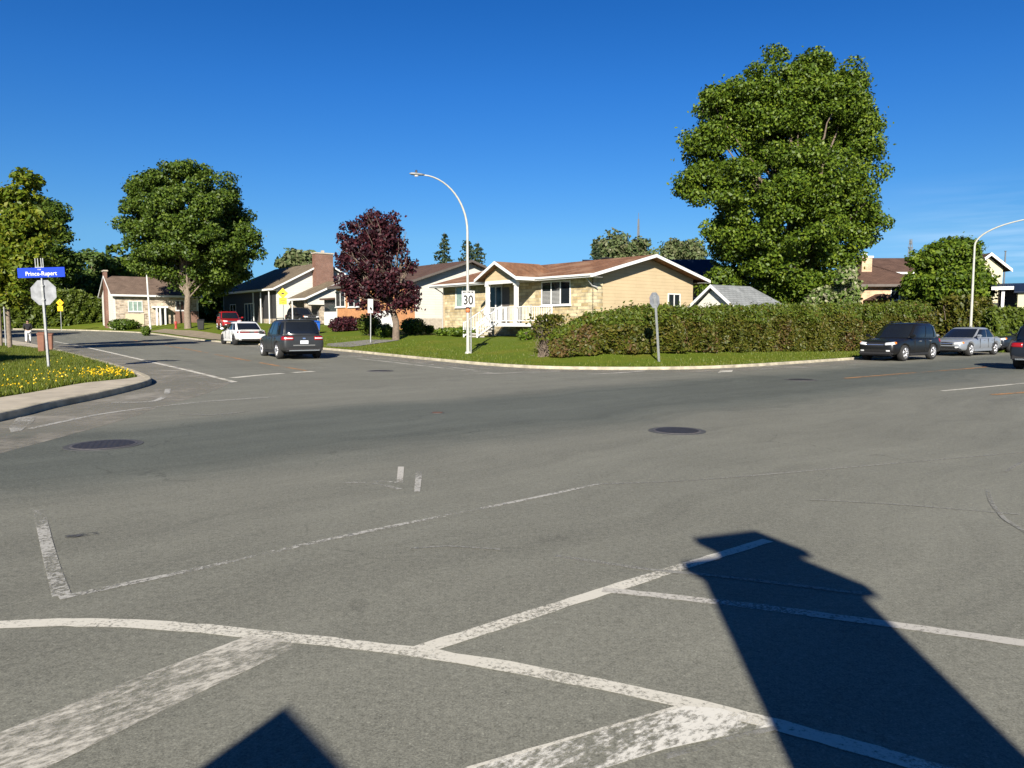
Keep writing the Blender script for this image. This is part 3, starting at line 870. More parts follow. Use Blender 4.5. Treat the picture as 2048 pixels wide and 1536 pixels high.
def window(parent, face, a0, a1, z0, z1, n=1, depth=0.0, wall=0.0, frame_m='white', glass='glass', sill=True, blinds=None, name='window', fw=0.07):
    """face 'f': wall plane y=wall facing -y, spans x a0..a1; 'r': plane x=wall facing +x, spans y a0..a1; 'l': plane x=wall facing -x"""
    def bx(b, a, c, zz0, zz1, d0, d1):
        if face == 'f': b.box(a, c, wall - d1, wall - d0, zz0, zz1)
        elif face == 'r': b.box(wall + d0, wall + d1, a, c, zz0, zz1)
        else: b.box(wall - d1, wall - d0, a, c, zz0, zz1)
    b = MB()
    bx(b, a0 - fw, a0, z0 - fw, z1 + fw, -0.03, 0.05); bx(b, a1, a1 + fw, z0 - fw, z1 + fw, -0.03, 0.05)
    bx(b, a0, a1, z0 - fw, z0, -0.03, 0.048); bx(b, a0, a1, z1, z1 + fw, -0.03, 0.048)
    for i in range(1, n):
        c = a0 + (a1 - a0) * i / n
        bx(b, c - 0.035, c + 0.035, z0, z1, -0.03, 0.042)
    w = b.build(name, M[frame_m], parent)
    g = MB(); bx(g, a0, a1, z0, z1, -0.02, 0.012); g.build('pane', M[glass], w)
    if sill:
        s = MB(); bx(s, a0 - 0.13, a1 + 0.13, z0 - fw - 0.07, z0 - fw - 0.003, -0.02, 0.11); s.build('sill', M[frame_m], w)
    if blinds:
        s = MB()
        zz = blinds[0]
        while zz < blinds[1]:
            for i in blinds[2]:
                c0 = a0 + (a1 - a0) * i / n + 0.05; c1 = a0 + (a1 - a0) * (i + 1) / n - 0.05
                bx(s, c0, c1, zz, zz + 0.045, 0.013, 0.02)
            zz += 0.075
        s.build('blinds', M['soffit'], w)
    return w

def gable_house(name, label, loc, az_u, Lf, Dp, z_eave, z_ridge, wall_f, wall_r, roof_m, base=-2.0, over=0.45, rake=0.4, fascia='white', cat='house', hip_l=0.0, hip_r=0.0, split_walls=True, wall_l=None, soff='soffit', rt=0.12):
    """front at y=0 (facing -y) from x=-Lf to 0, gables at x=0 (near) and x=-Lf, ridge along x"""
    t = thing(name, label, cat, loc, frame(None, az_u))
    m = Dp / 2
    sl = (z_ridge - z_eave) / (m + over)
    zw = z_eave + sl * over - rt                      # wall top under the roof
    # walls: four sheets with thickness, butted
    th = 0.2
    b = MB(); b.box(-Lf + th, -th, 0, th, base, zw - 0.01); b.build('wall', M[wall_f], t)
    b = MB(); b.box(-Lf + th, -th, Dp - th, Dp, base, zw - 0.01); b.build('wall', M[wall_f], t)
    for x, hp, wm in ((-th, hip_r, wall_r), (-Lf, hip_l, wall_l or wall_r)):
        b = MB()
        zt = z_ridge - rt - 0.02 if not hp else zw - 0.01
        poly = [(x, 0, base), (x, Dp, base), (x, Dp, zw - 0.01)] + ([(x, m, zt)] if not hp else []) + [(x, 0, zw - 0.01)]
        b.prism(poly, (th, 0, 0)); b.build('wall', M[wm], t)
    # roof slabs
    x0, x1 = -Lf - rake, rake
    xr0, xr1 = (-Lf + hip_l if hip_l else x0), (-hip_r if hip_r else x1)
    b = MB()
    e = [(x0, -over, z_eave), (x1, -over, z_eave), (x1, Dp + over, z_eave), (x0, Dp + over, z_eave)]
    rr = [(xr0, m, z_ridge), (xr1, m, z_ridge)]
    top = e + rr
    bot = [(p[0], p[1], p[2] - rt) for p in top]
    vs_ = top + bot
    fs = [(0, 1, 5, 4), (2, 3, 4, 5)]
    if hip_l: fs.append((3, 0, 4))
    if hip_r: fs.append((1, 2, 5))
    fb = [tuple(i + 6 for i in f[::-1]) for f in fs]
    b.add(vs_, fs + fb + [(0, 6, 7, 1), (2, 8, 9, 3)] + ([] if hip_r else [(1, 7, 11, 5), (5, 11, 8, 2)]) + ([] if hip_l else [(0, 4, 10, 6), (4, 3, 9, 10)]))
    roof = b.build('roof', M[roof_m], t)
    # fascia and rake boards, a little proud of the slab edges; soffit under the eaves
    fb_ = 0.17
    b = MB()
    b.box(x0 + 0.002, x1 - 0.002, -over - 0.035, -over - 0.003, z_eave - fb_ - 0.02, z_eave + 0.005)
    b.box(x0 + 0.002, x1 - 0.002, Dp + over + 0.003, Dp + over + 0.035, z_eave - fb_ - 0.02, z_eave + 0.005)
    for xe, hp in ((x1, hip_r), (x0, hip_l)):
        s = 1 if xe == x1 else -1
        if hp:
            b.box(min(xe + s * 0.003, xe + s * 0.035), max(xe + s * 0.003, xe + s * 0.035), -over, Dp + over, z_eave - fb_, z_eave + 0.005)
        else:
            for ya, yb in ((-over - 0.035, m), (Dp + over + 0.035, m)):
                za = z_eave - 0.03 * sl
                poly = [(xe + s * 0.004, ya, za - fb_), (xe + s * 0.004, yb, z_ridge - fb_), (xe + s * 0.004, yb, z_ridge + 0.012), (xe + s * 0.004, ya, za + 0.012)]
                b.prism(poly, (s * 0.04, 0, 0))
    b.build('fascia', M[fascia], roof)
    b = MB()
    zs = z_eave - fb_ - 0.005
    b.box(x0, x1, -over + 0.001, 0.0 - 0.002, zs - 0.02, zs); b.build('soffit', M[soff], roof)
    b = MB(); b.box(x0, x1, Dp + 0.002, Dp + over, zs - 0.02, zs); b.build('soffit', M[soff], roof)
    t['dims'] = 0
    del t['dims']
    return t, roof, dict(sl=sl, zw=zw, m=m)

def chimney(parent, x0, x1, y0, y1, z0, z1, m='brick', cap='concrete'):
    b = MB(); b.box(x0, x1, y0, y1, z0, z1); c = b.build('chimney', M[m], parent)
    b = MB(); b.box(x0 - 0.08, x1 + 0.08, y0 - 0.08, y1 + 0.08, z1 + 0.002, z1 + 0.14)
    b.box((x0 + x1) / 2 - 0.14, (x0 + x1) / 2 + 0.14, (y0 + y1) / 2 - 0.14, (y0 + y1) / 2 + 0.14, z1 + 0.142, z1 + 0.4)
    b.build('cap', M[cap], c)
    return c

def vent(parent, x, y, z, name='roof_vent'):
    b = MB(); b.box(x - 0.22, x + 0.22, y - 0.22, y + 0.22, z - 0.5, z + 0.26); b.box(x - 0.3, x + 0.3, y - 0.3, y + 0.3, z + 0.262, z + 0.34)
    return b.build(name, M['dark'], parent)

# --- the cream bungalow on the corner -------------------------------------------------------
AZ = 141.0                                            # local +x compass angle for the row along the left street
O = Vector((4.55, 42.2, 0))
hz = 0.85
eav, rid = 4.42, 5.75
Lh, Dh = 15.1, 9.0
bung, roof, d = gable_house('bungalow', 'cream stone bungalow with white porch and rusty shingle roof on the corner', (O.x, O.y, 0), AZ, Lh, Dh, eav, rid, 'stone', 'beige', 'rustroof', base=-0.5, over=0.72, rake=0.75, soff='soffit')
# stone return wrapping the near corner
b = MB(); b.box(0.003, 0.06, -0.06, 0.75, -0.5, d['zw'] - 0.05); b.box(-0.5, 0.06, -0.06, -0.003, -0.5, d['zw'] - 0.05); b.build('corner_stone', M['stone'], bung)
def bx_px(px, py, y_off=0.0):
    """where the sight line through a pixel meets the bungalow's front plane (local x, z)"""
    rz = frame(None, AZ); ux = Vector((math.cos(rz), math.sin(rz), 0)); vx = Vector((-math.sin(rz), math.cos(rz), 0))
    r = ray(px, py); o = Vector((0, 0, CAMH)) - O
    k = (y_off - o.dot(vx)) / r.dot(vx)
    p = o + r * k
    return p.dot(ux), p.z
# triple window and its blinds
xa, zt = bx_px(1085, 566); xb, zb = bx_px(1140, 607)
window(bung, 'f', xa, xb, zb, zt, 3, blinds=(zb + 0.05, zb + (zt - zb) * 0.62, (0, 1)))
# left bedroom window with pale curtain
xa, zt = bx_px(913, 575); xb, zb = bx_px(940, 612)
window(bung, 'f', xa, xb, zb, zt, 2, glass='paleglass')
# front doors, dark, behind the porch
xa, zt = bx_px(981, 573); xb, zb = bx_px(1003, 640)
zfl = 1.72
b = MB(); b.box(xa - 0.08, xa, -0.04, 0.02, zfl, zt); b.box(xb, xb + 0.08, -0.04, 0.02, zfl, zt); b.box(xa, xb, -0.04, 0.02, zt - 0.08, zt); b.box((xa + xb) / 2 - 0.05, (xa + xb) / 2 + 0.05, -0.038, 0.02, zfl, zt - 0.08)
dr = b.build('front_door', M['white'], bung)
b = MB(); b.box(xa, (xa + xb) / 2 - 0.05, -0.015, 0.02, zfl, zt - 0.08); b.box((xa + xb) / 2 + 0.05, xb, -0.015, 0.02, zfl, zt - 0.08); b.build('pane', M['glass'], dr)
xa2, zt2 = bx_px(1004, 575); xb2, _ = bx_px(1018, 640)
b = MB(); b.box(xb + 0.1, xb2 + 0.05, -0.03, 0.02, zfl, zt2); b.box(xb + 0.3, xb + 0.36, -0.05, -0.031, zfl + 1.0, zfl + 1.1); b.build('wood_door', M['doorwood'], bung)
# porch: deck, posts, beam, little gable roof, rails, steps
pd = 1.75
px0, _ = bx_px(972, 600, -pd); px1, _ = bx_px(1030, 600, -pd); px2, _ = bx_px(1062, 600, -pd)
b = MB(); b.box(px0 - 0.1, px2 + 0.1, -pd - 0.1, -0.07, zfl - 0.16, zfl); deck = b.build('porch_deck', M['wood'], bung)
b = MB(); b.box(px0 - 0.12, px2 + 0.12, -pd - 0.14, -pd - 0.103, zfl - 0.22, zfl - 0.02); b.build('deck_edge', M['white'], deck)
for xx in (px0 + 0.2, px2 - 0.2):
    b = MB(); b.box(xx - 0.09, xx + 0.09, -pd + 0.1, -pd + 0.28, -0.4, zfl - 0.162); b.build('deck_post', M['wood'], deck)
zbeam = eav - 0.32
for xx in (px0 + 0.05, px1):
    b = MB(); b.box(xx - 0.10, xx + 0.10, -pd, -pd + 0.2, zfl + 0.002, zbeam); b.box(xx - 0.14, xx + 0.14, -pd - 0.04, -pd + 0.24, zfl + 0.003, zfl + 0.16); b.box(xx - 0.14, xx + 0.14, -pd - 0.04, -pd + 0.24, zbeam - 0.12, zbeam - 0.002)
    b.build('porch_post', M['white'], bung)
b = MB(); b.box(px0 - 0.08, px1 + 0.12, -pd - 0.02, -pd + 0.22, zbeam, zbeam + 0.2); b.box(px0 - 0.08, px0 + 0.12, -pd + 0.221, -0.5, zbeam + 0.002, zbeam + 0.198); b.build('porch_beam', M['white'], bung)
# the small front gable sits proud of the main eave
gx0, gx1 = px0 - 0.62, px1 + 0.62
gm = (gx0 + gx1) / 2
gz0, gz1 = eav + 0.02, eav + 1.02
gy = -pd - 0.42
depth = 3.6
b = MB()
for xe in (gx0, gx1):
    poly = [(xe, gy, gz0), (gm, gy, gz1), (gm, gy, gz1 - 0.13), (xe, gy, gz0 - 0.13)]
    b.prism(poly, (0, depth, 0))
gr = b.build('porch_roof', M['rustroof'], bung)
b = MB()
for xe in (gx0, gx1):
    s = 0.03 if xe == gx0 else -0.03
    poly = [(xe - s, gy - 0.004, gz0 - 0.20), (gm, gy - 0.004, gz1 - 0.17), (gm, gy - 0.004, gz1 + 0.015), (xe - s, gy - 0.004, gz0 - 0.02)]
    b.prism(poly, (0, -0.04, 0))
    b.box(min(xe - s * 1.2, xe - s * 0.1), max(xe - s * 1.2, xe - s * 0.1), gy + 0.01, -0.55, gz0 - 0.2, gz0 + 0.0)
b.build('fascia', M['white'], gr)
b = MB()
sl2 = (gz1 - gz0) / (gm - gx0)
yy = -pd + 0.05
b.prism([(gx0 + 0.5, yy, zbeam + 0.201), (gx1 - 0.5, yy, zbeam + 0.201), (gx1 - 0.5, yy, gz0 - 0.14 + 0.5 * sl2), (gm, yy, gz1 - 0.14), (gx0 + 0.5, yy, gz0 - 0.14 + 0.5 * sl2)], (0, 0.14, 0))
b.build('gable_panel', M['beige'], gr)
# railings
def railing(parent, p0, p1, h=0.95, step=0.13, name='railing', m='white'):
    p0, p1 = Vector(p0), Vector(p1)
    b = MB(); n = max(2, int((p1 - p0).length / step))
    up = Vector((0, 0, 1))
    for hh in (0.12, h):
        b.tube([p0 + up * hh, p1 + up * hh], 0.035, 6)
    for i in range(n + 1):
        q = p0 + (p1 - p0) * i / n
        r = 0.05 if i in (0, n) else 0.017
        b.tube([q + up * (0.0 if i in (0, n) else 0.12), q + up * (h + (0.08 if i in (0, n) else 0))], r, 5)
    return b.build(name, M[m], parent)
sx0 = px0 + 0.1; sx1 = sx0 + 1.35
railing(bung, (sx1, -pd, zfl), (px2, -pd, zfl))
railing(bung, (px2, -pd, zfl), (px2, -0.12, zfl))
railing(bung, (px0, -pd, zfl), (px0, -0.12, zfl))
nst = 6
run = 0.28
b = MB(); gl = HF((O + Vector((math.cos(frame(None, AZ)), math.sin(frame(None, AZ)), 0)) * sx0).x, 41.0)
zr = (zfl - 0.78) / nst
for i in range(nst):
    z1 = zfl - zr * (i + 1)
    b.box(sx0, sx1, -pd - 0.105 - run * (i + 1), -pd - 0.105 - run * i - 0.001, z1 - 0.09, z1)
b.build('porch_steps', M['steps'], bung)
for xx in (sx0 - 0.02, sx1 + 0.02):
    railing(bung, (xx, -pd - 0.15, zfl - 0.02), (xx, -pd - 0.1 - run * nst, zfl - zr * nst), 0.92, 0.14, 'stair_railing')
# gutter downpipe by the near corner, gable window, roof vents
b = MB(); b.tube([(0.1, -0.66, eav - 0.16), (0.1, -0.16, eav - 0.62), (0.22, 0.15, eav - 0.72)], 0.045, 8); b.build('downpipe', M['soffit'], bung)
b = MB(); b.tube([(-Lh - 0.2, -0.66, eav - 0.16), (-Lh + 0.05, -0.1, eav - 0.55), (-Lh + 0.05, -0.1, 0.8)], 0.045, 8); b.build('downpipe', M['soffit'], bung)
b = MB(); b.box(-Lh - 0.6, 0.6, -0.84, -0.762, eav - 0.11, eav + 0.0); b.build('gutter', M['white'], bung)
def gx_px(px, py):
    rz = frame(None, AZ); ux = Vector((math.cos(rz), math.sin(rz), 0)); vx = Vector((-math.sin(rz), math.cos(rz), 0))
    r = ray(px, py); o = Vector((0, 0, CAMH)) - O
    k = (0 - o.dot(ux)) / r.dot(ux); p = o + r * k
    return p.dot(vx), p.z
ya, zt = gx_px(1337, 589); yb, zb = gx_px(1358, 625)
window(bung, 'r', ya, yb, zb, zt, 2)
for xx in (-4.2,): vent(bung, xx, Dh / 2 + 0.9, rid - 0.15)
b = MB(); b.box(-Lh + 0.3, -Lh + 1.0, -0.45, -0.005, 0.2, 1.5); bb = None

# --- white-sided house with the orange brick front (next along the left street) -------------
O3 = Vector((-7.5, 58.6, 0))
h3, roof3, d3 = gable_house('side_gabled_house', 'house with white siding gable and orange brick front behind the purple tree', (O3.x, O3.y, 0), AZ, 14.0, 10.0, 5.05, 6.85, 'orangebrick', 'whitesiding', 'brownroof', base=-0.5, over=0.55, rake=0.6, fascia='doorwood', soff='carport')
def on_front(O_, px, py, az=AZ, off=0.0):
    rz = frame(None, az); ux = Vector((math.cos(rz), math.sin(rz), 0)); vx = Vector((-math.sin(rz), math.cos(rz), 0))
    r = ray(px, py); o = Vector((0, 0, CAMH)) - Vector((O_.x, O_.y, 0))
    k = (off - o.dot(vx)) / r.dot(vx); p = o + r * k
    return p.dot(ux), p.z
def on_side(O_, px, py, az=AZ, off=0.0):
    rz = frame(None, az); ux = Vector((math.cos(rz), math.sin(rz), 0)); vx = Vector((-math.sin(rz), math.cos(rz), 0))
    r = ray(px, py); o = Vector((0, 0, CAMH)) - Vector((O_.x, O_.y, 0))
    k = (off - o.dot(ux)) / r.dot(ux); p = o + r * k
    return p.dot(vx), p.z
for (a, tp, c, bt, n) in ((672, 585, 690, 612, 2), (697, 585, 720, 612, 2)):
    xa, zt = on_front(O3, a, tp); xb, zb = on_front(O3, c, bt); window(h3, 'f', xa, xb, zb, zt, n)
xa, zt = on_front(O3, 750, 622); xb, zb = on_front(O3, 788, 668)
b = MB(); b.box(xa, xb, -0.07, 0.02, zb - 0.3, zt)
for i in range(1, 4): b.box(xa + 0.05, xb - 0.05, -0.085, -0.071, zb + (zt - zb) * i / 4 - 0.02, zb + (zt - zb) * i / 4 + 0.02)
b.build('garage_door', M['white'], h3)
b = MB(); b.box(-0.02, 0.012, -0.02, 10.0, -0.5, 2.1); b.build('foundation', M['concrete'], h3)
vent(h3, -6.3, 6.5, 6.2)
xa, zt = on_front(O3, 640, 624); xb, zb = on_front(O3, 664, 668)
b = MB(); b.box(xa - 0.1, -14.003, 0.5, 3.5, -0.3, zt + 1.15); b.build('garage_wall', M['greydoor'], h3)
b = MB(); b.box(xa, -14.05, 0.42, 0.498, zb - 0.3, zt); gd = b.build('garage_door', M['white'], h3)
b = MB(); b.box(xa + 0.1, -14.15, 0.46, 0.497, zt + 0.12, zt + 0.95); b.build('garage_window', M['glass'], h3)
b = MB(); b.box(xa - 0.3, -14.01, 0.1, 3.7, zt + 1.151, zt + 1.3); b.build('garage_roof', M['brownroof'], h3)
chim = None

# --- house with the tall brick chimney and stepped front roofs -------------------------------
O2 = Vector((-24.6, 78.4, 0))
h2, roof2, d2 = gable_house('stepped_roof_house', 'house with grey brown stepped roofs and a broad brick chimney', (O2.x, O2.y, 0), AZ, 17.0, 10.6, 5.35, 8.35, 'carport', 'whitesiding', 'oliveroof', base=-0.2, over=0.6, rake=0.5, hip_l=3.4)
cy, cz = on_side(O2, 644, 509, off=0.3)
chimney(h2, 0.1, 1.0, cy - 1.05, cy + 0.95, 3.0, cz, 'brick')
# lower wing in front of the near end
O2b = O2 + Vector((0.777, 0.629, 0)) * 0.0
rzv = frame(None, AZ)
wx, wz = 6.0, 4.45
b = MB()
# wing: x 0.6..6.6, y -2.5..5.5, ridge at y=1.5
wy0, wy1, wx0, wx1 = 1.25, 9.0, 0.52, 5.2
wm = (wy0 + wy1) / 2
ze, zr_ = 4.25, 6.2
for ya in (wy0 - 0.45, wy1 + 0.45):
    b.prism([(wx0, ya, ze), (wx0, wm, zr_), (wx0, wm, zr_ - 0.12), (wx0, ya, ze - 0.12)], (wx1 - wx0, 0, 0))
wing = b.build('wing_roof', M['oliveroof'], h2)
b = MB()
for ya in (wy0 - 0.45, wy1 + 0.45):
    b.prism([(wx1 + 0.004, ya, ze - 0.2), (wx1 + 0.004, wm, zr_ - 0.17), (wx1 + 0.004, wm, zr_ + 0.01), (wx1 + 0.004, ya, ze)], (0.04, 0, 0))
b.box(wx0, wx1 + 0.04, wy0 - 0.49, wy0 - 0.453, ze - 0.2, ze)
b.build('fascia', M['white'], wing)
b = MB(); b.prism([(wx1 - 0.6, wy0 + 0.1, 3.6), (wx1 - 0.6, wy1 - 0.1, 3.6), (wx1 - 0.6, wy1 - 0.1, ze), (wx1 - 0.6, wm, zr_ - 0.14), (wx1 - 0.6, wy0 + 0.1, ze)], (0.15, 0, 0)); b.build('gable_panel', M['whitesiding'], wing)
b = MB(); b.box(wx0, wx1 - 0.65, wy0 + 1.6, wy1, -0.2, ze - 0.13); b.build('wing_wall', M['stone2'], h2)
b = MB(); b.box(wx0 + 0.7, wx0 + 3.4, wy0 + 1.53, wy0 + 1.598, -0.1, 3.2)
for i in range(1, 4): b.box(wx0 + 0.75, wx0 + 3.35, wy0 + 1.51, wy0 + 1.529, i * 0.8 - 0.03, i * 0.8 + 0.03)
b.build('garage_door', M['greydoor'], h2)
for yy, xx in ((wy0, wx1 - 0.9), (wy0, wx0 + 0.2)):
    b = MB(); b.box(xx - 0.3, xx + 0.3, yy, yy + 0.5, -0.2, ze - 0.13); b.build('stone_pillar', M['stone2'], h2)
xa, zt = -13.5, 3.9
window(h2, 'f', -9.5, -6.6, 1.9, 3.9, 3); window(h2, 'f', -14.5, -12.6, 1.9, 3.9, 2)
b = MB(); b.box(-5.2, -4.1, -0.06, 0.02, 1.2, 3.6); b.build('front_door', M['doorwood'], h2)
for xx in (-5.6, -3.4, -1.0):
    b = MB(); b.tube([(xx, -0.45, -0.2), (xx, -0.45, 5.1)], 0.07, 8); b.build('porch_post', M['whitemetal'], h2)
b = MB(); b.box(-4.0, -0.3, -0.052, -0.002, 1.0, 2.2); b.build('stone_apron', M['stone2'], h2)

# --- far-left bungalow with the narrow brick chimney on its gable ------------------------------
O1 = Vector((-36.3, 86.7, 0))
AZ1 = 53.0
h1, roof1, d1 = gable_house('chimney_gable_house', 'low pale house with brick chimney on its white gable end beyond the street', (O1.x, O1.y, 0), AZ1, 8.8, 7.4, 4.85, 7.05, 'stone2', 'whitesiding', 'paleroof', base=-0.2, over=0.5, rake=0.3)
b = MB(); b.box(-8.8 - 0.28, -8.8 - 0.003, 3.1, 4.3, 0.0, 7.5)
c1 = b.build('chimney', M['brick'], h1); b = MB(); b.box(-9.16, -8.72, 3.02, 4.38, 7.502, 7.65); b.build('cap', M['concrete'], c1)
for (a, tp, c, bt, n) in ((257, 603, 284, 622, 3),):
    xa, zt = on_front(O1, a, tp, AZ1); xb, zb = on_front(O1, c, bt, AZ1); window(h1, 'f', xa, xb, zb, zt, n, glass='paleglass')
xa, zt = on_front(O1, 249, 590, AZ1); xb, zb = on_front(O1, 288, 636, AZ1)
b = MB(); b.box(xa, xb, -0.06, -0.003, 1.6, 2.75); b.build('cream_panel', M['creamsiding'], h1)
xa, zt = on_front(O1, 352, 602, AZ1); xb, zb = on_front(O1, 368, 620, AZ1); window(h1, 'f', xa, min(xb, -0.3), zb, zt, 2)
xa, zt = on_front(O1, 349, 622, AZ1)
b = MB(); b.box(xa, -0.05, -0.06, -0.003, 0.4, zt); b.build('brick_panel', M['brick'], h1)
xa, zt = on_front(O1, 309, 616, AZ1); xb, zb = on_front(O1, 327, 648, AZ1)
b = MB()
for xx in (xa, (xa * 0.6 + xb * 0.4), xb): b.box(xx - 0.08, xx + 0.08, -1.1, -0.94, 0.6, zt)
b.box(xa - 0.3, xb + 0.3, -1.15, -0.01, zt + 0.002, zt + 0.2); b.build('porch', M['white'], h1)
b = MB(); b.box(xa + 0.4, xa + 1.3, -0.05, 0.02, 1.4, 3.3); b.build('front_door', M['greydoor'], h1)

# --- dark blue-roofed house behind the bungalow -----------------------------------------------
hB, roofB, dB = gable_house('dark_roofed_house', 'neighbouring house with a blue black roof behind the beige gable', (17.3, 62.5, 0), 92.0, 10.8, 8.0, 5.2, 7.35, 'brick', 'brick', 'darkroof', base=-0.2, over=0.4, rake=0.35, fascia='dark')
window(hB, 'f', -2.4, -1.2, 2.4, 3.8, 1)

# --- white garden shed with a grey roof ----------------------------------------------------------
def shed():
    az = 82.0
    A = at(1371, 611, 41.0); Bp = at(1466, 609, 41.0)
    E = at(1576, 608, 45.0)
    t = thing('garden_shed', 'white garden shed with light grey shingle roof behind the hedge', 'shed', (A.x, A.y, 0), math.atan2(Bp.y - A.y, Bp.x - A.x))
    wd = (Bp - A).length; ln = 4.4
    zt = at(1420, 568, 41.0).z; ze_ = A.z
    # gable faces the viewer (local y=0); ridge runs back and to the right, sheared eave follows the photo's long side
    dx = Vector((E.x - Bp.x, E.y - Bp.y, 0)); c, s = math.cos(-t.rotation_euler.z), math.sin(-t.rotation_euler.z)
    ex = (dx.x * c - dx.y * s, dx.x * s + dx.y * c)
    return t, wd, zt, ze_, ex
# a square-planned shed: gable towards the junction, long eave along the hedge
Ps = Vector((9.35, 40.2, 0))
azs = 66.0
rz = frame(None, azs)
sh = thing('garden_shed', 'white garden shed with light grey shingle roof behind the hedge', 'shed', (Ps.x, Ps.y, 0), 0)
A = at(1369, 612, 42.5); Bq = at(1467, 611, 40.2); E = at(1577, 609, 43.2)
ux = Vector((E.x - Bq.x, E.y - Bq.y, 0)); Ll = ux.length; ux.normalize()
vx = Vector((-ux.y, ux.x, 0))
wd = (Vector((A.x - Bq.x, A.y - Bq.y, 0))).dot(vx)
sh.location = (Bq.x, Bq.y, 0); sh.rotation_euler = (0, 0, math.atan2(ux.y, ux.x))
zs0 = Bq.z; zs1 = at(1418, 569, 41.4).z
m_ = wd / 2
b = MB()
top = [(0, 0, zs0), (Ll, 0, zs0), (Ll, wd, zs0), (0, wd, zs0), (0, m_, zs1), (Ll - m_ * 0.95, m_, zs1)]
bot = [(p[0], p[1], p[2] - 0.1) for p in top]
fs = [(0, 1, 5, 4), (2, 3, 4, 5), (1, 2, 5)]
b.add(top + bot, fs + [tuple(i + 6 for i in f[::-1]) for f in fs] + [(0, 6, 7, 1), (1, 7, 8, 2), (2, 8, 9, 3), (0, 4, 10, 6), (4, 3, 9, 10)])
sr = b.build('roof', M['greyroof'], sh)
b = MB()
for ya in (0, wd):
    b.prism([(-0.004, ya, zs0 - 0.17), (-0.004, m_, zs1 - 0.17), (-0.004, m_, zs1 + 0.012), (-0.004, ya, zs0 + 0.012)], (-0.04, 0, 0))
b.box(-0.044, Ll, -0.04, -0.004, zs0 - 0.17, zs0 + 0.004); b.box(Ll + 0.004, Ll + 0.04, -0.04, wd, zs0 - 0.17, zs0 + 0.004)
b.build('fascia', M['white'], sr)
ov = 0.3
b = MB(); b.prism([(ov, ov, 0), (ov, wd - ov, 0), (ov, wd - ov, zs0 - 0.02), (ov, m_, zs1 - 0.15), (ov, ov, zs0 - 0.02)], (0.12, 0, 0)); b.box(ov + 0.121, Ll - ov, ov, ov + 0.12, 0, zs0 - 0.02); b.box(Ll - ov - 0.12, Ll - ov, ov + 0.121, wd - ov, 0, zs0 - 0.02)
b.build('wall', M['whitesiding'], sh)

# --- houses on the right, behind the hedge -------------------------------------------------------
def hip(name, label, loc, az, Lf, Dp, ze, zr, wall, roof_m, hl, hr, fascia='doorwood', base=0):
    return gable_house(name, label, loc, az, Lf, Dp, ze, zr, wall, wall, roof_m, base=base, over=0.55, rake=0.55, fascia=fascia, hip_l=hl, hip_r=hr)
P = at(1702, 569, 60.0)
Q = at(1850, 569, 60.0)
hr1, rr1, dd1 = hip('hip_roofed_house', 'low pink brick house with a brown hipped roof behind the hedge', (Q.x, Q.y, 0), 90.0, (Q.x - P.x), 8.5, P.z, at(1735, 527, 64.5).z, 'pinkbrick', 'brownroof', 3.2, 3.2)
ww = at(1783, 575, 60.0); w2_ = at(1797, 598, 60.0)
window(hr1, 'f', ww.x - Q.x, w2_.x - Q.x, w2_.z, ww.z, 1)
cc = at(1737, 510, 62.0)
c_ = chimney(hr1, cc.x - Q.x - 0.42, cc.x - Q.x + 0.42, 2.2, 3.1, 4.2, cc.z - 0.2, 'pinkbrick', 'white')
# small brown porch canopy over the brick wall
b = MB()
pa, pb, pc = at(1742, 600, 58.6), at(1768, 587, 58.6), at(1795, 600, 58.6)
b.prism([(pa.x - Q.x, -1.4, pa.z), (pc.x - Q.x, -1.4, pc.z), (pb.x - Q.x, -1.4, pb.z)], (0, 1.35, 0)); b.build('porch_roof', M['brownroof'], hr1)
P = at(1752, 540, 76.0); Q2 = at(1965, 540, 76.0)
hr2, rr2, dd2 = hip('long_roofed_house', 'long house with a red brown roof seen above the hipped roof', (Q2.x, Q2.y, 0), 90.0, Q2.x - P.x, 9.0, at(1800, 545, 76).z, at(1800, 517, 81).z, 'pinkbrick', 'brownroof', 0, 0, 'white')
vent(hr2, at(1853, 510, 80).x - Q2.x, 4.5, at(1853, 512, 80).z)
# cream gable house
A = at(1952, 530, 58.0); Bc = at(2008, 540, 58.0); pk = at(1976, 510, 58.0)
hc = thing('cream_gable_house', 'cream sided house with a white trimmed gable at the right', 'house', (A.x, A.y, 0), R_(-8))
wdt = Bc.x - A.x
b = MB(); b.prism([(0.15, 0, -0.3), (wdt - 0.25, 0, -0.3), (wdt - 0.25, 0, Bc.z + 0.1), (pk.x - A.x, 0, pk.z - 0.12), (0.15, 0, A.z + 0.1)], (0, 9, 0)); b.build('wall', M['creamsiding'], hc)
b = MB()
for q in ((-0.35, A.z - 0.25), (wdt + 0.25, Bc.z - 0.12)):
    b.prism([(q[0], -0.4, q[1]), (pk.x - A.x, -0.4, pk.z), (pk.x - A.x, -0.4, pk.z + 0.14), (q[0], -0.4, q[1] + 0.14)], (0, 9.6, 0))
rc = b.build('roof', M['brownroof'], hc)
b = MB()
for q in ((-0.35, A.z - 0.25), (wdt + 0.25, Bc.z - 0.12)):
    b.prism([(q[0], -0.404, q[1] - 0.08), (pk.x - A.x, -0.404, pk.z - 0.08), (pk.x - A.x, -0.404, pk.z + 0.145), (q[0], -0.404, q[1] + 0.145)], (0, -0.04, 0))
b.build('fascia', M['white'], rc)
wa, wb = at(1970, 553, 58.0), at(1982, 573, 58.0)
window(hc, 'f', wa.x - A.x, wb.x - A.x, wb.z, wa.z, 2)
b = MB(); b.box(0.1, wdt - 0.2, -0.05, -0.003, at(1970, 606, 58).z - 0.35, at(1970, 606, 58).z); b.build('dark_band', M['dark'], hc)
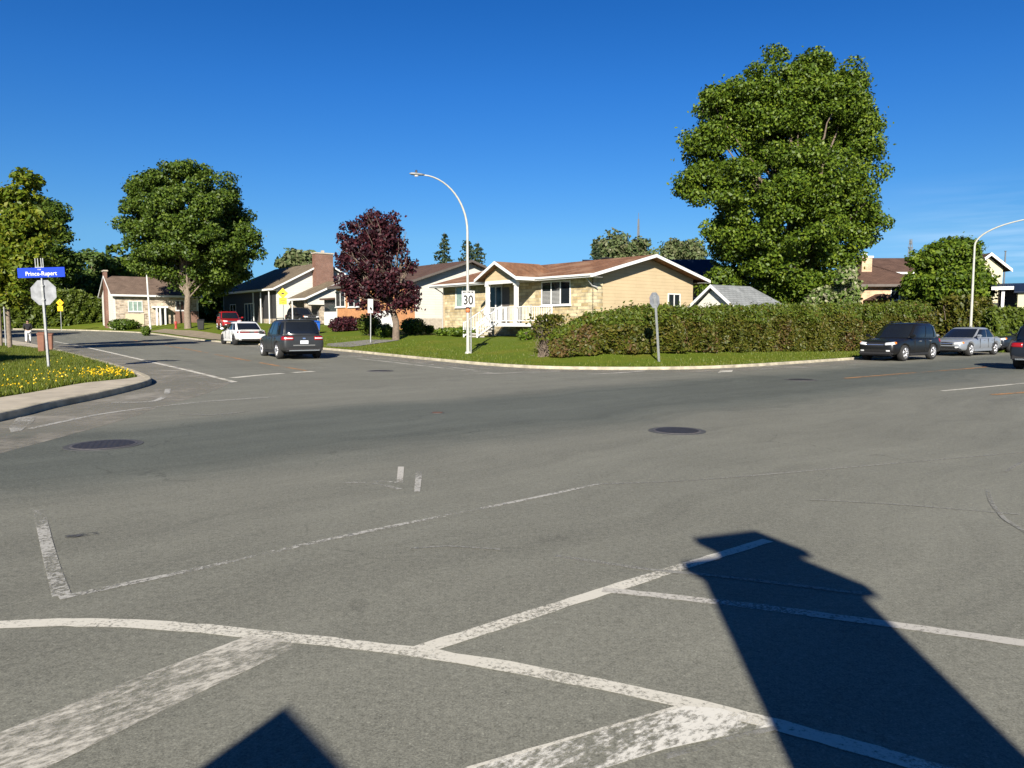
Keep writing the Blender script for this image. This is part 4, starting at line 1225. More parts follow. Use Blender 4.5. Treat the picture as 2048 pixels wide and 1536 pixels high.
# porch house at the right edge
A2 = at(2003, 568, 52.0)
hp = thing('porch_house', 'dark roofed porch with white posts at the right edge', 'house', (A2.x, A2.y, 0), R_(-30))
zt_ = A2.z
b = MB(); b.prism([(-0.6, -0.6, zt_ - 0.35), (7, -0.6, zt_ - 0.35), (7, 3.5, zt_ + 0.05), (-0.6, 3.5, zt_ + 0.05)], (0, 0, 0.14)); rp = b.build('roof', M['darkroof'], hp)
b = MB(); b.box(-0.6, 7, -0.65, -0.603, zt_ - 0.42, zt_ - 0.2); b.build('fascia', M['white'], rp)
b = MB(); b.box(0, 7, 1.6, 3.4, 0, zt_ - 0.25); b.build('wall', M['carport'], hp)
for xx in (0.1, 1.3, 2.6):
    b = MB(); b.box(xx - 0.09, xx + 0.09, -0.4, -0.22, 0, zt_ - 0.36); b.build('porch_post', M['white'], hp)
bk = at(2036, 586, 47.0); bl = at(2036, 642, 47.0)
wv = thing('white_cabin', 'small white walled cabin cut off by the right edge of the picture', 'cabin', (bk.x, bk.y, 0), R_(-33))
b = MB(); b.box(0, 3.2, 0, 3, -0.1, bk.z); b.build('wall', M['creamsiding'], wv)
b = MB(); b.prism([(-0.2, -0.2, bk.z + 0.002), (3.4, -0.2, bk.z + 0.002), (3.4, 1.5, bk.z + 0.5), (-0.2, 1.5, bk.z + 0.5)], (0, 0, 0.1)); b.prism([(-0.2, 1.5, bk.z + 0.5), (3.4, 1.5, bk.z + 0.5), (3.4, 3.2, bk.z + 0.002), (-0.2, 3.2, bk.z + 0.002)], (0, 0, 0.1)); b.build('roof', M['darkroof'], wv)

# --- the building beside the viewer: seen only by the shadow of its roof peak and chimney -----------
tanE = math.tan(R_(SUN_EL))
sh_d = Vector((-TS.x, -TS.y, 0)).normalized()         # direction in which shadows run
def cast(px, py, y):
    """point on the vertical plane at forward distance y whose shadow falls where pixel (px,py) meets the road"""
    p = hit(px, py); k = (p.y - y) / sh_d.y
    return Vector((p.x - sh_d.x * k, y, p.z + k * tanE))
yc = -2.0
hv = thing('roadside_hut', 'gabled hut with a tall brick chimney behind the viewer, throwing the stepped shadow', 'hut', (0, yc, 0), 0)
pk = cast(575, 1410, yc); l_ = cast(400, 1536, yc); r_ = cast(685, 1536, yc)
sL = (pk.z - l_.z) / (pk.x - l_.x); sR = (pk.z - r_.z) / (r_.x - pk.x)
zl = 1.2
xl = pk.x - (pk.z - 0.9) / sL; zr_end = max(0.9, pk.z - sR * (2.6 - pk.x)); xr = pk.x + (pk.z - 0.9) / sR
b = MB(); b.prism([(xl, 0, 0), (xr, 0, 0), (xr, 0, 0.9), (pk.x, 0, pk.z - 0.06), (xl, 0, 0.9)], (0, -4, 0)); b.build('wall', M['whitesiding'], hv)
b = MB()
for q in ((xl, 0.9), (xr, 0.9)):
    b.prism([(q[0], 0.0, q[1]), (pk.x, 0.0, pk.z - 0.06), (pk.x, 0.0, pk.z), (q[0], 0.0, q[1] + 0.06)], (0, -4.2, 0))
b.build('roof', M['greyroof'], hv)
# chimney: shaft, crown, flue and cap; its middle is measured back from the shadow's corners
k_ = tanE / sh_d.y * math.hypot(sh_d.x, sh_d.y)
mid1 = (hit(1368, 1133) + hit(1745, 1182)) / 2; mid2 = (hit(1395, 1085) + hit(1612, 1100)) / 2
xc_ = mid1.x - (mid1.y - yc) / sh_d.y * sh_d.x
zc1 = (mid1.y - yc) * k_; zc2 = (mid2.y - yc) * k_
def tower(name, side, z_lo, z_hi, mm, par=None):
    b = MB(); h = side / 2
    b.box(-h, h, -h, h, z_lo, z_hi)
    o = b.build(name, M[mm], par or hv)
    if par is None:
        o.location = (xc_, 0, 0); o.rotation_euler = (0, 0, R_(21))
    return o
ch = tower('chimney', 0.69, 0.3, zc1 - 0.05, 'brick')
tower('crown', 0.83, zc1 - 0.049, zc1 + 0.05, 'concrete', ch)
tower('flue', 0.42, zc1 + 0.051, zc2 - 0.05, 'brick', ch)
tower('cap', 0.58, zc2 - 0.049, zc2 + 0.03, 'concrete', ch)
# ------------------------------------------------------------------ trees, hedges, shrubs
GRN = [(0.030, 0.054, 0.005), (0.052, 0.092, 0.007), (0.082, 0.130, 0.010), (0.130, 0.172, 0.014)]
M['leaf'] = leafmat('maple_leaves', GRN, 0.22)
M['leafdeep'] = leafmat('deep_green_leaves', [(0.025, 0.048, 0.006), (0.042, 0.076, 0.008), (0.066, 0.105, 0.011), (0.10, 0.14, 0.015)], 0.2)
M['leafyellow'] = leafmat('yellow_green_leaves', [(0.050, 0.085, 0.006), (0.085, 0.125, 0.009), (0.13, 0.165, 0.012), (0.18, 0.18, 0.015)], 0.3)
M['leafred'] = leafmat('purple_leaves', [(0.012, 0.005, 0.008), (0.026, 0.008, 0.013), (0.045, 0.011, 0.016), (0.075, 0.017, 0.022)], 0.2)
M['leafpale'] = leafmat('pale_spring_leaves', [(0.055, 0.085, 0.03), (0.085, 0.115, 0.042), (0.12, 0.14, 0.06), (0.11, 0.11, 0.06)], 0.2)
M['leaffar'] = leafmat('far_leaves', [(0.035, 0.065, 0.015), (0.055, 0.095, 0.02), (0.075, 0.12, 0.025), (0.10, 0.13, 0.035)], 0.2)
M['needle'] = leafmat('spruce_needles', [(0.012, 0.025, 0.014), (0.022, 0.040, 0.020), (0.034, 0.055, 0.024), (0.045, 0.06, 0.03)], 0.05)
M['cedar'] = leafmat('cedar_sprays', [(0.028, 0.038, 0.004), (0.046, 0.056, 0.006), (0.062, 0.072, 0.007), (0.085, 0.086, 0.010), (0.088, 0.066, 0.014)], 0.15)
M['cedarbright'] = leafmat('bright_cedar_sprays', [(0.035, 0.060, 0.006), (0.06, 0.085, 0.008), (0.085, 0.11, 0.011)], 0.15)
M['cedarbrown'] = leafmat('browned_cedar_sprays', [(0.04, 0.038, 0.008), (0.07, 0.052, 0.012), (0.10, 0.062, 0.02), (0.085, 0.05, 0.025)], 0.1)
M['blossom'] = leafmat('pale_blossom', [(0.06, 0.11, 0.015), (0.10, 0.16, 0.03), (0.18, 0.21, 0.08), (0.33, 0.31, 0.22)], 0.25)

def branch_pts(a, b, n=7, sag=0.0, wig=0.12):
    a, b = Vector(a), Vector(b)
    L_ = (b - a).length
    res = []
    for i in range(n + 1):
        t = i / n
        p = a.lerp(b, t)
        k = math.sin(t * math.pi)
        p += Vector((rnd.uniform(-1, 1), rnd.uniform(-1, 1), rnd.uniform(-0.5, 0.5))) * wig * L_ * 0.18 * k
        p.z += sag * L_ * k
        res.append(p)
    return res

def tree(name, label, base, lobes, leafm, nclump=160, per=220, size=0.16, trunk_r=0.3, barkm='bark', group=None, rc=0.9, fork=0.35, cat='tree', limbs=26, core=0.0, upl=0.35, twigs=0):
    """base: world point; lobes: (centre Vector, rx, ry, rz) in world; leaves sit in clumps spread over the lobes' shells"""
    t = thing(name, label, cat, base, 0, group)
    base = Vector(base)
    vol = np.array([(l[1] * l[2] * l[3]) ** 0.62 for l in lobes]); vol /= vol.sum()
    C, Cr, Cl = [], [], []
    for _ in range(nclump):
        k = npr.choice(len(lobes), p=vol)
        c, rx, ry, rz = lobes[k]
        v = npr.normal(size=3); v /= np.linalg.norm(v)
        r = npr.uniform(core, 1) ** 0.45
        C.append([c.x + v[0] * r * rx * 0.9, c.y + v[1] * r * ry * 0.9, c.z + v[2] * r * rz * 0.9]); Cl.append(k)
        Cr.append(rc * npr.uniform(0.65, 1.3))
    C = np.array(C); Cr = np.array(Cr)
    P, Bv = [], []
    for c, r in zip(C, Cr):
        n = int(per * (r / rc) ** 2 * npr.uniform(0.7, 1.2))
        v = npr.normal(size=(n, 3)); v /= np.linalg.norm(v, axis=1, keepdims=True)
        rr = r * npr.uniform(0.25, 1.0, (n, 1)) ** 0.5 * (1 + 0.35 * npr.normal(size=(n, 1)) * (npr.uniform(size=(n, 1)) < 0.12))
        P.append(c + v * rr * np.array([1, 1, 0.72])); Bv.append(v)
    P = np.concatenate(P); Bv = np.concatenate(Bv)
    U, V = leaf_frames(len(P), Bv, upl)
    s = size * npr.uniform(0.6, 1.25, (len(P), 1))
    quads_mesh('crown', P - np.array(base), U * s * 0.62, V * s, M[leafm], t)
    # trunk and limbs
    zc = min(l[0].z - l[3] for l in lobes); top = max(l[0].z + l[3] * 0.6 for l in lobes)
    cx = sum(l[0].x * w for l, w in zip(lobes, vol)); cy = sum(l[0].y * w for l, w in zip(lobes, vol))
    fz = base.z + (top - base.z) * fork
    b = MB()
    tp = [Vector((0, 0, -0.4)), Vector((0, 0, 0.1)), Vector((rnd.uniform(-.05, .05), 0, (fz - base.z) * 0.5)), Vector(((cx - base.x) * 0.2, 0, fz - base.z)), Vector(((cx - base.x) * 0.6, (cy - base.y) * 0.6, (fz - base.z) + (top - fz) * 0.45)), Vector((cx - base.x, cy - base.y, (top - base.z) * 0.95))]
    b.tube(tp, [trunk_r * 1.5, trunk_r * 1.12, trunk_r, trunk_r * 0.85, trunk_r * 0.45, trunk_r * 0.08], 12)
    order = npr.permutation(len(C))[:limbs]
    for i in order:
        e = Vector(C[i]) - base
        hh = rnd.uniform(0.75, 1.0) * (fz - base.z) + max(0, (e.z - (fz - base.z))) * rnd.uniform(0.0, 0.5)
        hh = min(hh, e.z + 1.0)
        q = np.interp(hh, [p.z for p in tp], range(len(tp))); k = min(int(q), len(tp) - 2); s0 = tp[k].lerp(tp[k + 1], q - k)
        pts = branch_pts(s0, e, 6, 0.06, 0.16)
        r0 = trunk_r * rnd.uniform(0.25, 0.45)
        b.tube(pts, [r0 * (1 - 0.9 * j / 6) for j in range(7)], 6)
    b.build('trunk', M[barkm], t, True)
    if twigs:
        b = MB()
        for i in range(twigs):
            e = Vector(C[rnd.randrange(len(C))]) - base
            s0 = tp[3].lerp(e, rnd.uniform(0.35, 0.6))
            pts = branch_pts(s0, e + Vector((rnd.uniform(-.5, .5), rnd.uniform(-.5, .5), rnd.uniform(-.2, .7))), 4, 0.0, 0.7)
            b.tube(pts, [0.035, 0.03, 0.022, 0.015, 0.008], 4, cap=False)
        b.build('twigs', M['twig'], t)
    return t

def lob(y, spec, dscale=1.0, joff=0.35, axis=None, squeeze=1.0):
    """lobes measured on the photograph at distance y, each with its own depth and thickness"""
    res = []
    for q in spec:
        px, py, rx, ry = q[:4]
        if axis is not None: px, rx = axis + (px - axis) * squeeze, rx * squeeze
        dy = q[4] if len(q) > 4 else rnd.uniform(-joff, joff) * 4
        p = at(px, py, y + dy)
        k = (y + dy) / F
        res.append((p, rx * k, 0.5 * (rx + ry) * k * dscale, ry * k))
    return res

# the big maple behind the hedge
yt = 55.0
bp = at(1585, 612, yt); bp.z = HF(bp.x, bp.y)
tree('maple_tree', 'tall full green maple behind the shed and hedge', bp, lob(yt, [
    (1547, 150, 45, 52), (1672, 160, 52, 55), (1610, 215, 90, 60, 0), (1435, 210, 48, 42, 0), (1712, 205, 44, 55, 0), (1610, 150, 60, 40, 0), (1600, 180, 66, 50, 0), (1500, 200, 60, 60, 0), (1660, 200, 60, 55, -1), (1400, 300, 45, 60, 0), (1745, 330, 30, 50, 0), (1460, 235, 68, 58), (1545, 260, 80, 70), (1690, 255, 55, 70, 1), (1430, 330, 58, 70), (1393, 372, 42, 52, -1), (1520, 360, 100, 80, -4), (1640, 350, 90, 80, -3),
    (1728, 265, 32, 45), (1725, 390, 45, 60), (1735, 450, 36, 40, 1), (1480, 450, 75, 75, -2), (1600, 460, 100, 80, -4), (1690, 480, 55, 55), (1470, 530, 62, 45, -1), (1560, 545, 80, 45, -3), (1650, 545, 70, 42, -1), (1530, 585, 72, 26, -1), (1635, 590, 62, 26, -1), (1440, 572, 42, 28, -1), (1590, 565, 90, 40, 2), (1600, 300, 110, 110, 3), (1570, 420, 150, 130, 3)], 1.0, axis=1560, squeeze=0.96),
    'leaf', nclump=780, per=350, size=0.128, trunk_r=0.42, rc=0.92, fork=0.2, limbs=46, core=0.35, upl=0.45)
# the maple in front of the far-left house
yt = 68.0
bp = hit(376, 657, HF)
yt = bp.y
tree('maple_tree', 'broad round maple on the lawn in front of the far left house', bp, lob(yt, [
    (360, 365, 72, 42), (420, 385, 52, 45), (310, 385, 48, 45), (285, 430, 52, 40), (365, 430, 90, 55, -3), (450, 440, 48, 48), (475, 485, 46, 42), (400, 490, 80, 50, -3), (310, 480, 52, 40), (340, 530, 55, 35, 1), (440, 535, 60, 45), (492, 500, 30, 30), (385, 440, 110, 80, 3), (410, 560, 60, 30, 2), (300, 520, 35, 30, 2)], 1.0),
    'leafdeep', nclump=380, per=360, size=0.155, trunk_r=0.32, barkm='barkpale', rc=1.05, fork=0.22, limbs=34, core=0.35)
# yellow green street trees at the left edge
b1 = hit(20, 698, HL)
tree('street_tree', 'young yellow green street tree with a slim pale trunk at the left edge', b1, lob(b1.y, [(45, 375, 20, 34, 0), (25, 425, 46, 46, 0), (60, 455, 40, 42, -.5), (15, 480, 42, 50, 0), (50, 525, 45, 45, -.5), (10, 550, 40, 50, 0), (35, 585, 34, 34, 0), (-25, 520, 50, 80, 0)], 0.9), 'leafyellow', nclump=150, per=150, size=0.13, trunk_r=0.10, barkm='barkpale', rc=0.5, fork=0.5, limbs=22, core=0.2, twigs=20)
b2 = hit(2, 692, HL)
tree('street_tree', 'second slim street tree cut off by the left picture edge', b2, lob(b2.y, [(-20, 420, 40, 45, 0), (-30, 500, 55, 70, 0), (-10, 560, 40, 40, 0)], 0.9), 'leafyellow', nclump=70, per=150, size=0.13, trunk_r=0.08, barkm='barkpale', rc=0.5, fork=0.5, limbs=14, core=0.2)
bq = at(95, 640, 97.0); bq.z = HF(bq.x, bq.y)
tree('dark_tree', 'dark green tree behind the blue street name sign', bq, lob(97.0, [(95, 440, 40, 40), (65, 480, 50, 50), (115, 490, 38, 40), (95, 540, 52, 48), (50, 560, 50, 50), (125, 530, 26, 30), (80, 510, 50, 60, 1)], 1.0), 'leafdeep', nclump=170, per=240, size=0.22, trunk_r=0.32, rc=1.25, fork=0.25, limbs=22, core=0.3)
# trees beyond the far-left house
for i, (px, py, rx, ry, y, lab, lm) in enumerate([
    (185, 545, 45, 45, 112, 'rounded tree behind the cedar hedge left of the chimney house', 'leaffar'),
    (235, 530, 48, 48, 118, 'bushy tree rising above the roof of the chimney house', 'leafdeep'),
    (290, 545, 50, 45, 116, 'light green tree between the chimney house and the broad maple', 'leaf'),
    (140, 570, 45, 45, 108, 'low tree behind the left cedar hedge', 'leaffar'),
    (440, 560, 40, 38, 104, 'dark tree in the gap right of the broad maple', 'leafdeep'),
    (410, 590, 36, 30, 98, 'low bushy tree beside the broad maple trunk', 'leafdeep'),
    (598, 520, 36, 14, 125, 'pale tree top just above the stepped roof', 'leafpale')]):
    p = at(px, 640, y); p.z = float(RD(p.x, p.y)) + 0.2
    tree('background_tree', lab, p, lob(y, [(px, py, rx, ry, 0), (px - rx * 0.45, py + ry * 0.5, rx * 0.7, ry * 0.8, -1), (px + rx * 0.45, py + ry * 0.45, rx * 0.7, ry * 0.75, 1), (px, py + ry * 1.1, rx * 0.9, ry * 0.8, 0)], 1.0), lm, nclump=85, per=80, size=0.42, trunk_r=0.3, rc=1.3, fork=0.25, limbs=14, core=0.3, group='trees beyond the far left house')
# purple-leaved tree
bp = hit(792, 680, HF)
tree('purple_tree', 'dark red purple leaved tree with bare grey twigs low on its right side', bp, lob(bp.y, [(735, 455, 42, 32, 0), (775, 450, 30, 25, 0), (705, 480, 36, 34, 0), (760, 490, 52, 40, -.5), (795, 480, 24, 36, 0), (695, 520, 30, 34, 0), (750, 540, 66, 45, -.5), (700, 565, 36, 36, 0), (760, 590, 56, 40, -.5), (712, 595, 32, 24, 0), (820, 590, 28, 34, 0), (835, 605, 17, 16, 0), (825, 530, 14, 16, 0.5)], 0.95, axis=752, squeeze=0.88), 'leafred', nclump=250, per=62, size=0.115, trunk_r=0.20, barkm='twig', rc=0.45, fork=0.28, limbs=46, core=0.15, upl=0.3, twigs=220)
# off-frame trees on the left, known by the shade they throw over the lawn and street
for (x, y, h, r) in ((-21.5, 16.5, 7.5, 2.5), (-24, 16.0, 8.0, 2.8), (-27, 16.5, 8.6, 2.8)):
    p = Vector((x, y, HL(x, y)))
    tree('verge_tree', 'leafy tree just outside the left edge that shades the corner lawn', p, [(p + Vector((0, 0, h * 0.68)), r, r, h * 0.3), (p + Vector((r * 0.4, 0.5, h * 0.5)), r * 0.7, r * 0.7, h * 0.2)], 'leafyellow', nclump=90, per=90, size=0.2, trunk_r=0.14, rc=0.75, fork=0.4, limbs=14, group='trees just outside the left edge')
for (x, y, h, r) in ((-47, 54, 11, 4.0), (-55, 58, 12, 4.5), (-64, 60, 12, 4.5)):
    p = Vector((x, y, HL(x, y)))
    tree('verge_tree', 'large tree outside the left edge that shades the far street', p, [(p + Vector((0, 0, h * 0.6)), r, r, h * 0.35)], 'leafdeep', nclump=80, per=80, size=0.34, trunk_r=0.25, rc=1.2, fork=0.3, limbs=12, group='large trees outside the left edge')
# tree among the right-hand houses, lilac under the maple
y = 53.0; p = at(1885, 620, y); p.z = 0.4
tree('garden_tree', 'round green tree between the hipped roof house and the street lamp', p, lob(y, [(1905, 505, 36, 26), (1870, 530, 44, 32), (1925, 535, 40, 34), (1850, 575, 40, 30), (1900, 575, 56, 40, -2), (1950, 575, 26, 36), (1935, 500, 14, 12)], 1.0), 'leaf', nclump=190, per=220, size=0.14, trunk_r=0.2, rc=0.75, fork=0.2, limbs=20, core=0.3)
y = 47.0; p = at(1672, 640, y); p.z = 0.4
tree('flowering_shrub', 'pale flowering shrub between the maple trunk and the pink brick house', p, lob(y, [(1650, 592, 26, 16), (1690, 580, 24, 22), (1680, 600, 40, 14), (1695, 555, 16, 18), (1625, 602, 24, 8)], 1.0), 'blossom', nclump=80, per=70, size=0.16, trunk_r=0.06, rc=0.45, fork=0.2, limbs=14, cat='shrub')
# pale poplars and thin trees on the skyline behind the bungalow
for (px, py, rx, ry, y, lab) in ((1205, 495, 14, 24, 130, 'narrow pale tree at the left end of the skyline trees'), (1240, 485, 24, 30, 135, 'tallest pale poplar behind the bungalow ridge'), (1285, 492, 24, 28, 132, 'pale poplar beside the tall mast'), (1345, 500, 22, 22, 138, 'low pale tree left of the tall maple'), (1385, 500, 24, 24, 136, 'pale round tree touching the tall maple')):
    p = at(px, 640, y); p.z = float(RD(p.x, p.y))
    tree('poplar_tree', lab, p, lob(y, [(px, py, rx, ry, 0), (px - rx * 0.5, py + ry * 0.7, rx * 0.8, ry, 0), (px + rx * 0.5, py + ry * 0.8, rx * 0.8, ry, 0), (px, py + ry * 1.6, rx * 1.1, ry, 0)], 1.0), 'leafpale', nclump=60, per=34, size=0.40, trunk_r=0.22, rc=1.2, fork=0.3, limbs=22, barkm='barkpale', group='pale trees on the skyline', twigs=26)
# spruces
def spruce(label, px, ptop, pbase, half, y):
    p = at(px, pbase, y); top = at(px, ptop, y); r = 1.35 * half * y / F
    g = float(RD(p.x, p.y)); h = top.z - g
    t = thing('spruce_tree', label, 'tree', (p.x, p.y, g), 0, 'spruces on the skyline')
    full = (p.z - g)
    b = MB(); b.tube([(0, 0, -0.3), (0, 0, h * 0.5), (0, 0, h)], [r * 0.14, r * 0.09, 0.02], 8); b.build('trunk', M['bark'], t)
    P = []
    n_l = int(h * 1.9)
    for i in range(n_l):
        f = i / n_l
        z = g * 0 + h * (0.12 + 0.88 * f)
        rr = r * min(1.25, (h - z) / (h - full) if h > full else 1) * rnd.uniform(0.75, 1.12) + 0.08
        for k in range(7):
            a = rnd.uniform(0, 6.283); q = rr * rnd.uniform(0.75, 1.1)
            m_ = int(7 + 9 * q)
            tt = npr.uniform(0.05, 1, m_)
            P.append(np.stack([math.cos(a) * q * tt + npr.normal(0, 0.10, m_), math.sin(a) * q * tt + npr.normal(0, 0.10, m_), z - 0.42 * q * tt + 0.14 * q * tt ** 2 + npr.normal(0, 0.09, m_)], 1))
    P = np.concatenate(P); U, V = leaf_frames(len(P), None, 0.5)
    s = 0.22 * npr.uniform(0.6, 1.2, (len(P), 1))
    quads_mesh('crown', P, U * s * 0.5, V * s, M['needle'], t)
spruce('pointed spruce left of the street lamp pole', 889, 464, 522, 20, 95)
spruce('tall spruce directly behind the street lamp pole', 935, 476, 528, 26, 97)
spruce('short spruce right of the street lamp pole', 956, 482, 528, 18, 96)
spruce('slim spruce at the left end of the pale skyline trees', 1192, 478, 522, 14, 120)

# hedges -----------------------------------------------------------------
def hedge(name, label, line, w, H0, mat, n, size, top_noise=0.12, ends=0.3, cat='hedge', taper=None, extra=None):
    """line of ground points; leafy box of width w and height function H0(s), s along 0..1"""
    ln = smoothline(line, 0.5)
    nr = normals2(ln)
    t = thing(name, label, cat, tuple(ln[0]), 0)
    base = ln[0]
    L_ = np.concatenate([[0], np.cumsum(np.linalg.norm(np.diff(ln[:, :2], axis=0), axis=1))]); tot = L_[-1]
    s = npr.uniform(0, 1, n)
    cx = np.interp(s * tot, L_, ln[:, 0]); cy = np.interp(s * tot, L_, ln[:, 1]); cz = np.interp(s * tot, L_, ln[:, 2])
    nx = np.interp(s * tot, L_, nr[:, 0]); ny = np.interp(s * tot, L_, nr[:, 1])
    h = H0(s) * (1 + top_noise * 0.5 * np.sin(s * tot * 1.9) * np.sin(s * tot * 0.7 + 1) )
    side = npr.uniform(size=n)
    q = npr.uniform(size=n)
    # front/back shells, top shell, some inside
    off = np.where(side < 0.42, -0.5, np.where(side < 0.62, 0.5, npr.uniform(-0.5, 0.5, n))) * w
    zz = np.where(side < 0.62, q ** 0.8, np.where(side < 0.92, 1.0, q)) * h
    bulge = 0.16 * w * (np.sin(s * tot * 2.3 + zz * 1.7) + np.sin(s * tot * 5.1 - zz * 3.0) * 0.6)
    off = off + np.sign(off) * bulge * (np.abs(off) > 0.3 * w) + npr.normal(0, 0.07, n)
    off *= np.where(zz > h * 0.8, 0.88, 1.0)
    zz = zz + npr.normal(0, 0.07, n) + (side >= 0.62) * (side < 0.92) * npr.gamma(1.0, 0.06, n)
    endm = npr.uniform(size=n) < 0.9 * w / (tot + 2 * w)       # leaves closing the two ends
    e_ = np.where(npr.uniform(size=n) < 0.5, 0.0, 1.0)
    s = np.where(endm, e_ + npr.normal(0, 0.06, n) / tot, s); cx = np.where(endm, ln[0, 0] + (ln[-1, 0] - ln[0, 0]) * e_ + npr.normal(0, .08, n), cx); cy = np.where(endm, ln[0, 1] + (ln[-1, 1] - ln[0, 1]) * e_ + npr.normal(0, .08, n), cy); cz = np.where(endm, ln[0, 2] + (ln[-1, 2] - ln[0, 2]) * e_, cz)
    off = np.where(endm, npr.uniform(-0.5, 0.5, n) * w, off); h = np.where(endm, H0(np.clip(s, 0, 1)), h); zz = np.where(endm, npr.uniform(0, 1, n) * h, zz)
    hol = np.sin(s * tot * 3.3 + 1.7 * np.sin(s * tot * 0.8)) * np.sin(zz * 2.6 + s * tot * 1.1)
    off = off - np.sign(off) * np.clip(hol - 0.45, 0, 1) * 0.5 * (np.abs(off) > 0.3 * w)
    zz = np.maximum(zz, 0.02)
    P = np.stack([cx + nx * off, cy + ny * off, cz + zz], 1) - base
    B_ = np.stack([nx * np.sign(off), ny * np.sign(off), 0.25 * np.ones(n)], 1)
    U, V = leaf_frames(n, B_, 0.3)
    sz = size * npr.uniform(0.6, 1.35, (n, 1))
    if not isinstance(mat, (list, tuple)): mat = [mat]
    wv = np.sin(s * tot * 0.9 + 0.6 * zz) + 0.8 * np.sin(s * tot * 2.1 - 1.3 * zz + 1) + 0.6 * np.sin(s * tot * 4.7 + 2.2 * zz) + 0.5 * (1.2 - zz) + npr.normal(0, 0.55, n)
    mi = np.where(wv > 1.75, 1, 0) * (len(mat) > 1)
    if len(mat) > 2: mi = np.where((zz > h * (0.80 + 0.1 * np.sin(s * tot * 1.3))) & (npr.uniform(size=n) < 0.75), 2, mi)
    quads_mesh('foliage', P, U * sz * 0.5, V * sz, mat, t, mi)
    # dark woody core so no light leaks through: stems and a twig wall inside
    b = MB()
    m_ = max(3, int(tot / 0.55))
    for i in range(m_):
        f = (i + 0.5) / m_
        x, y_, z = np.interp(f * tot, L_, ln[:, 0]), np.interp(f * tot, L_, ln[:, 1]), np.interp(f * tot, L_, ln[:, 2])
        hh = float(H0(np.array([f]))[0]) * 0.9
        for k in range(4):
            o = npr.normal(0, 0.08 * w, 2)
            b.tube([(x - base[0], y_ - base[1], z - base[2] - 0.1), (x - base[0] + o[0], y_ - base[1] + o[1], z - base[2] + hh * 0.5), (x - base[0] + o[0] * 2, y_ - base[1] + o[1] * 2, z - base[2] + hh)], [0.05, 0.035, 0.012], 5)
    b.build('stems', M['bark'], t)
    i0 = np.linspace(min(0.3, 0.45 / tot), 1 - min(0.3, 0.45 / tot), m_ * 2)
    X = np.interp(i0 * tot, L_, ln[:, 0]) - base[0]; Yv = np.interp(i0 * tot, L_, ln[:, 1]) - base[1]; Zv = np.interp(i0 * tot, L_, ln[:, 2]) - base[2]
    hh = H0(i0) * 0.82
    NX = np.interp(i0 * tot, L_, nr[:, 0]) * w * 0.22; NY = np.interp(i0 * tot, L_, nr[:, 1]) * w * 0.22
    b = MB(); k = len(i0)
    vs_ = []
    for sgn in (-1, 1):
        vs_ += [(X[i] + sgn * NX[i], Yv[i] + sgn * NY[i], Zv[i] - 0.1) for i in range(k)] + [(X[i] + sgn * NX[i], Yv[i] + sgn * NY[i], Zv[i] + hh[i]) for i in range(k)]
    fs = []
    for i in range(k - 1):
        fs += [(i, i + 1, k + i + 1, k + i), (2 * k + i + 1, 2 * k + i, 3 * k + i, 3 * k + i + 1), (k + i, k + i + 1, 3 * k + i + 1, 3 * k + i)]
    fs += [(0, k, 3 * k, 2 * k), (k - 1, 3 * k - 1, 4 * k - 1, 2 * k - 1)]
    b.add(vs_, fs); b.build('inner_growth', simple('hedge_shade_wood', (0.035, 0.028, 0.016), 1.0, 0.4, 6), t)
    return t
hl = [hit(*p, HF) for p in ((1146, 713), (1215, 713.5), (1320, 711), (1450, 707), (1600, 704), (1750, 701), (1880, 697))]
wdir = Vector((0.643 * -1, 0.766, 0))
hl = [p + wdir * 1.15 for p in hl]
for p in hl: p.z = HF(p.x, p.y)
tops = []
for p, (px, py) in zip(hl, ((1146, 666), (1215, 634), (1320, 618), (1450, 620), (1600, 615), (1750, 612), (1880, 609))):
    tops.append(at(px, py, p.y).z - p.z - 0.16)
print('hedge heights', [round(q, 2) for q in tops], [tuple(round(c, 1) for c in p) for p in hl])
cum = [0]
for a, b_ in zip(hl[:-1], hl[1:]): cum.append(cum[-1] + (b_ - a).length)
cum = [c / cum[-1] for c in cum]
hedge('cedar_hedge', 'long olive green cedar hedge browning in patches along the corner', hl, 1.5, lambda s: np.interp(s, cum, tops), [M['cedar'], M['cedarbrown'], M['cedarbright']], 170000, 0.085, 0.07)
# loose bare twigs at the hedge's near end
p0 = hit(1096, 712, HF)
t = thing('dead_shrub', 'bare brown twiggy shrub at the near end of the cedar hedge', 'shrub', p0)
b = MB()
for i in range(100):
    a = rnd.uniform(0, 6.28); r = rnd.uniform(0.15, 0.75); h = rnd.uniform(0.35, 1.5)
    b.tube(branch_pts((rnd.uniform(-.45, .45), rnd.uniform(-.3, .3), -0.05), (math.cos(a) * r, math.sin(a) * r * 0.8, h), 4, 0, 0.9), [0.022, 0.018, 0.012, 0.008, 0.004], 4, cap=False)
b.build('twigs', M['twig'], t)
n = 900; P = np.stack([npr.normal(0.1, 0.35, n), npr.normal(0.2, 0.35, n), npr.uniform(0.7, 1.75, n)], 1); U, V = leaf_frames(n); quads_mesh('foliage', P, U * 0.05, V * 0.1, M['cedar'], t)
b = MB()
for i in range(60):
    x, y_ = rnd.uniform(-0.7, 1.8), rnd.uniform(-0.55, 0.2)
    b.tube([(x, y_, 0.02), (x + rnd.uniform(-.25, .25), y_ + rnd.uniform(-.2, .2), rnd.uniform(0.02, 0.18))], [0.012, 0.005], 4, cap=False)
b.build('fallen_twigs', M['twig'], t)
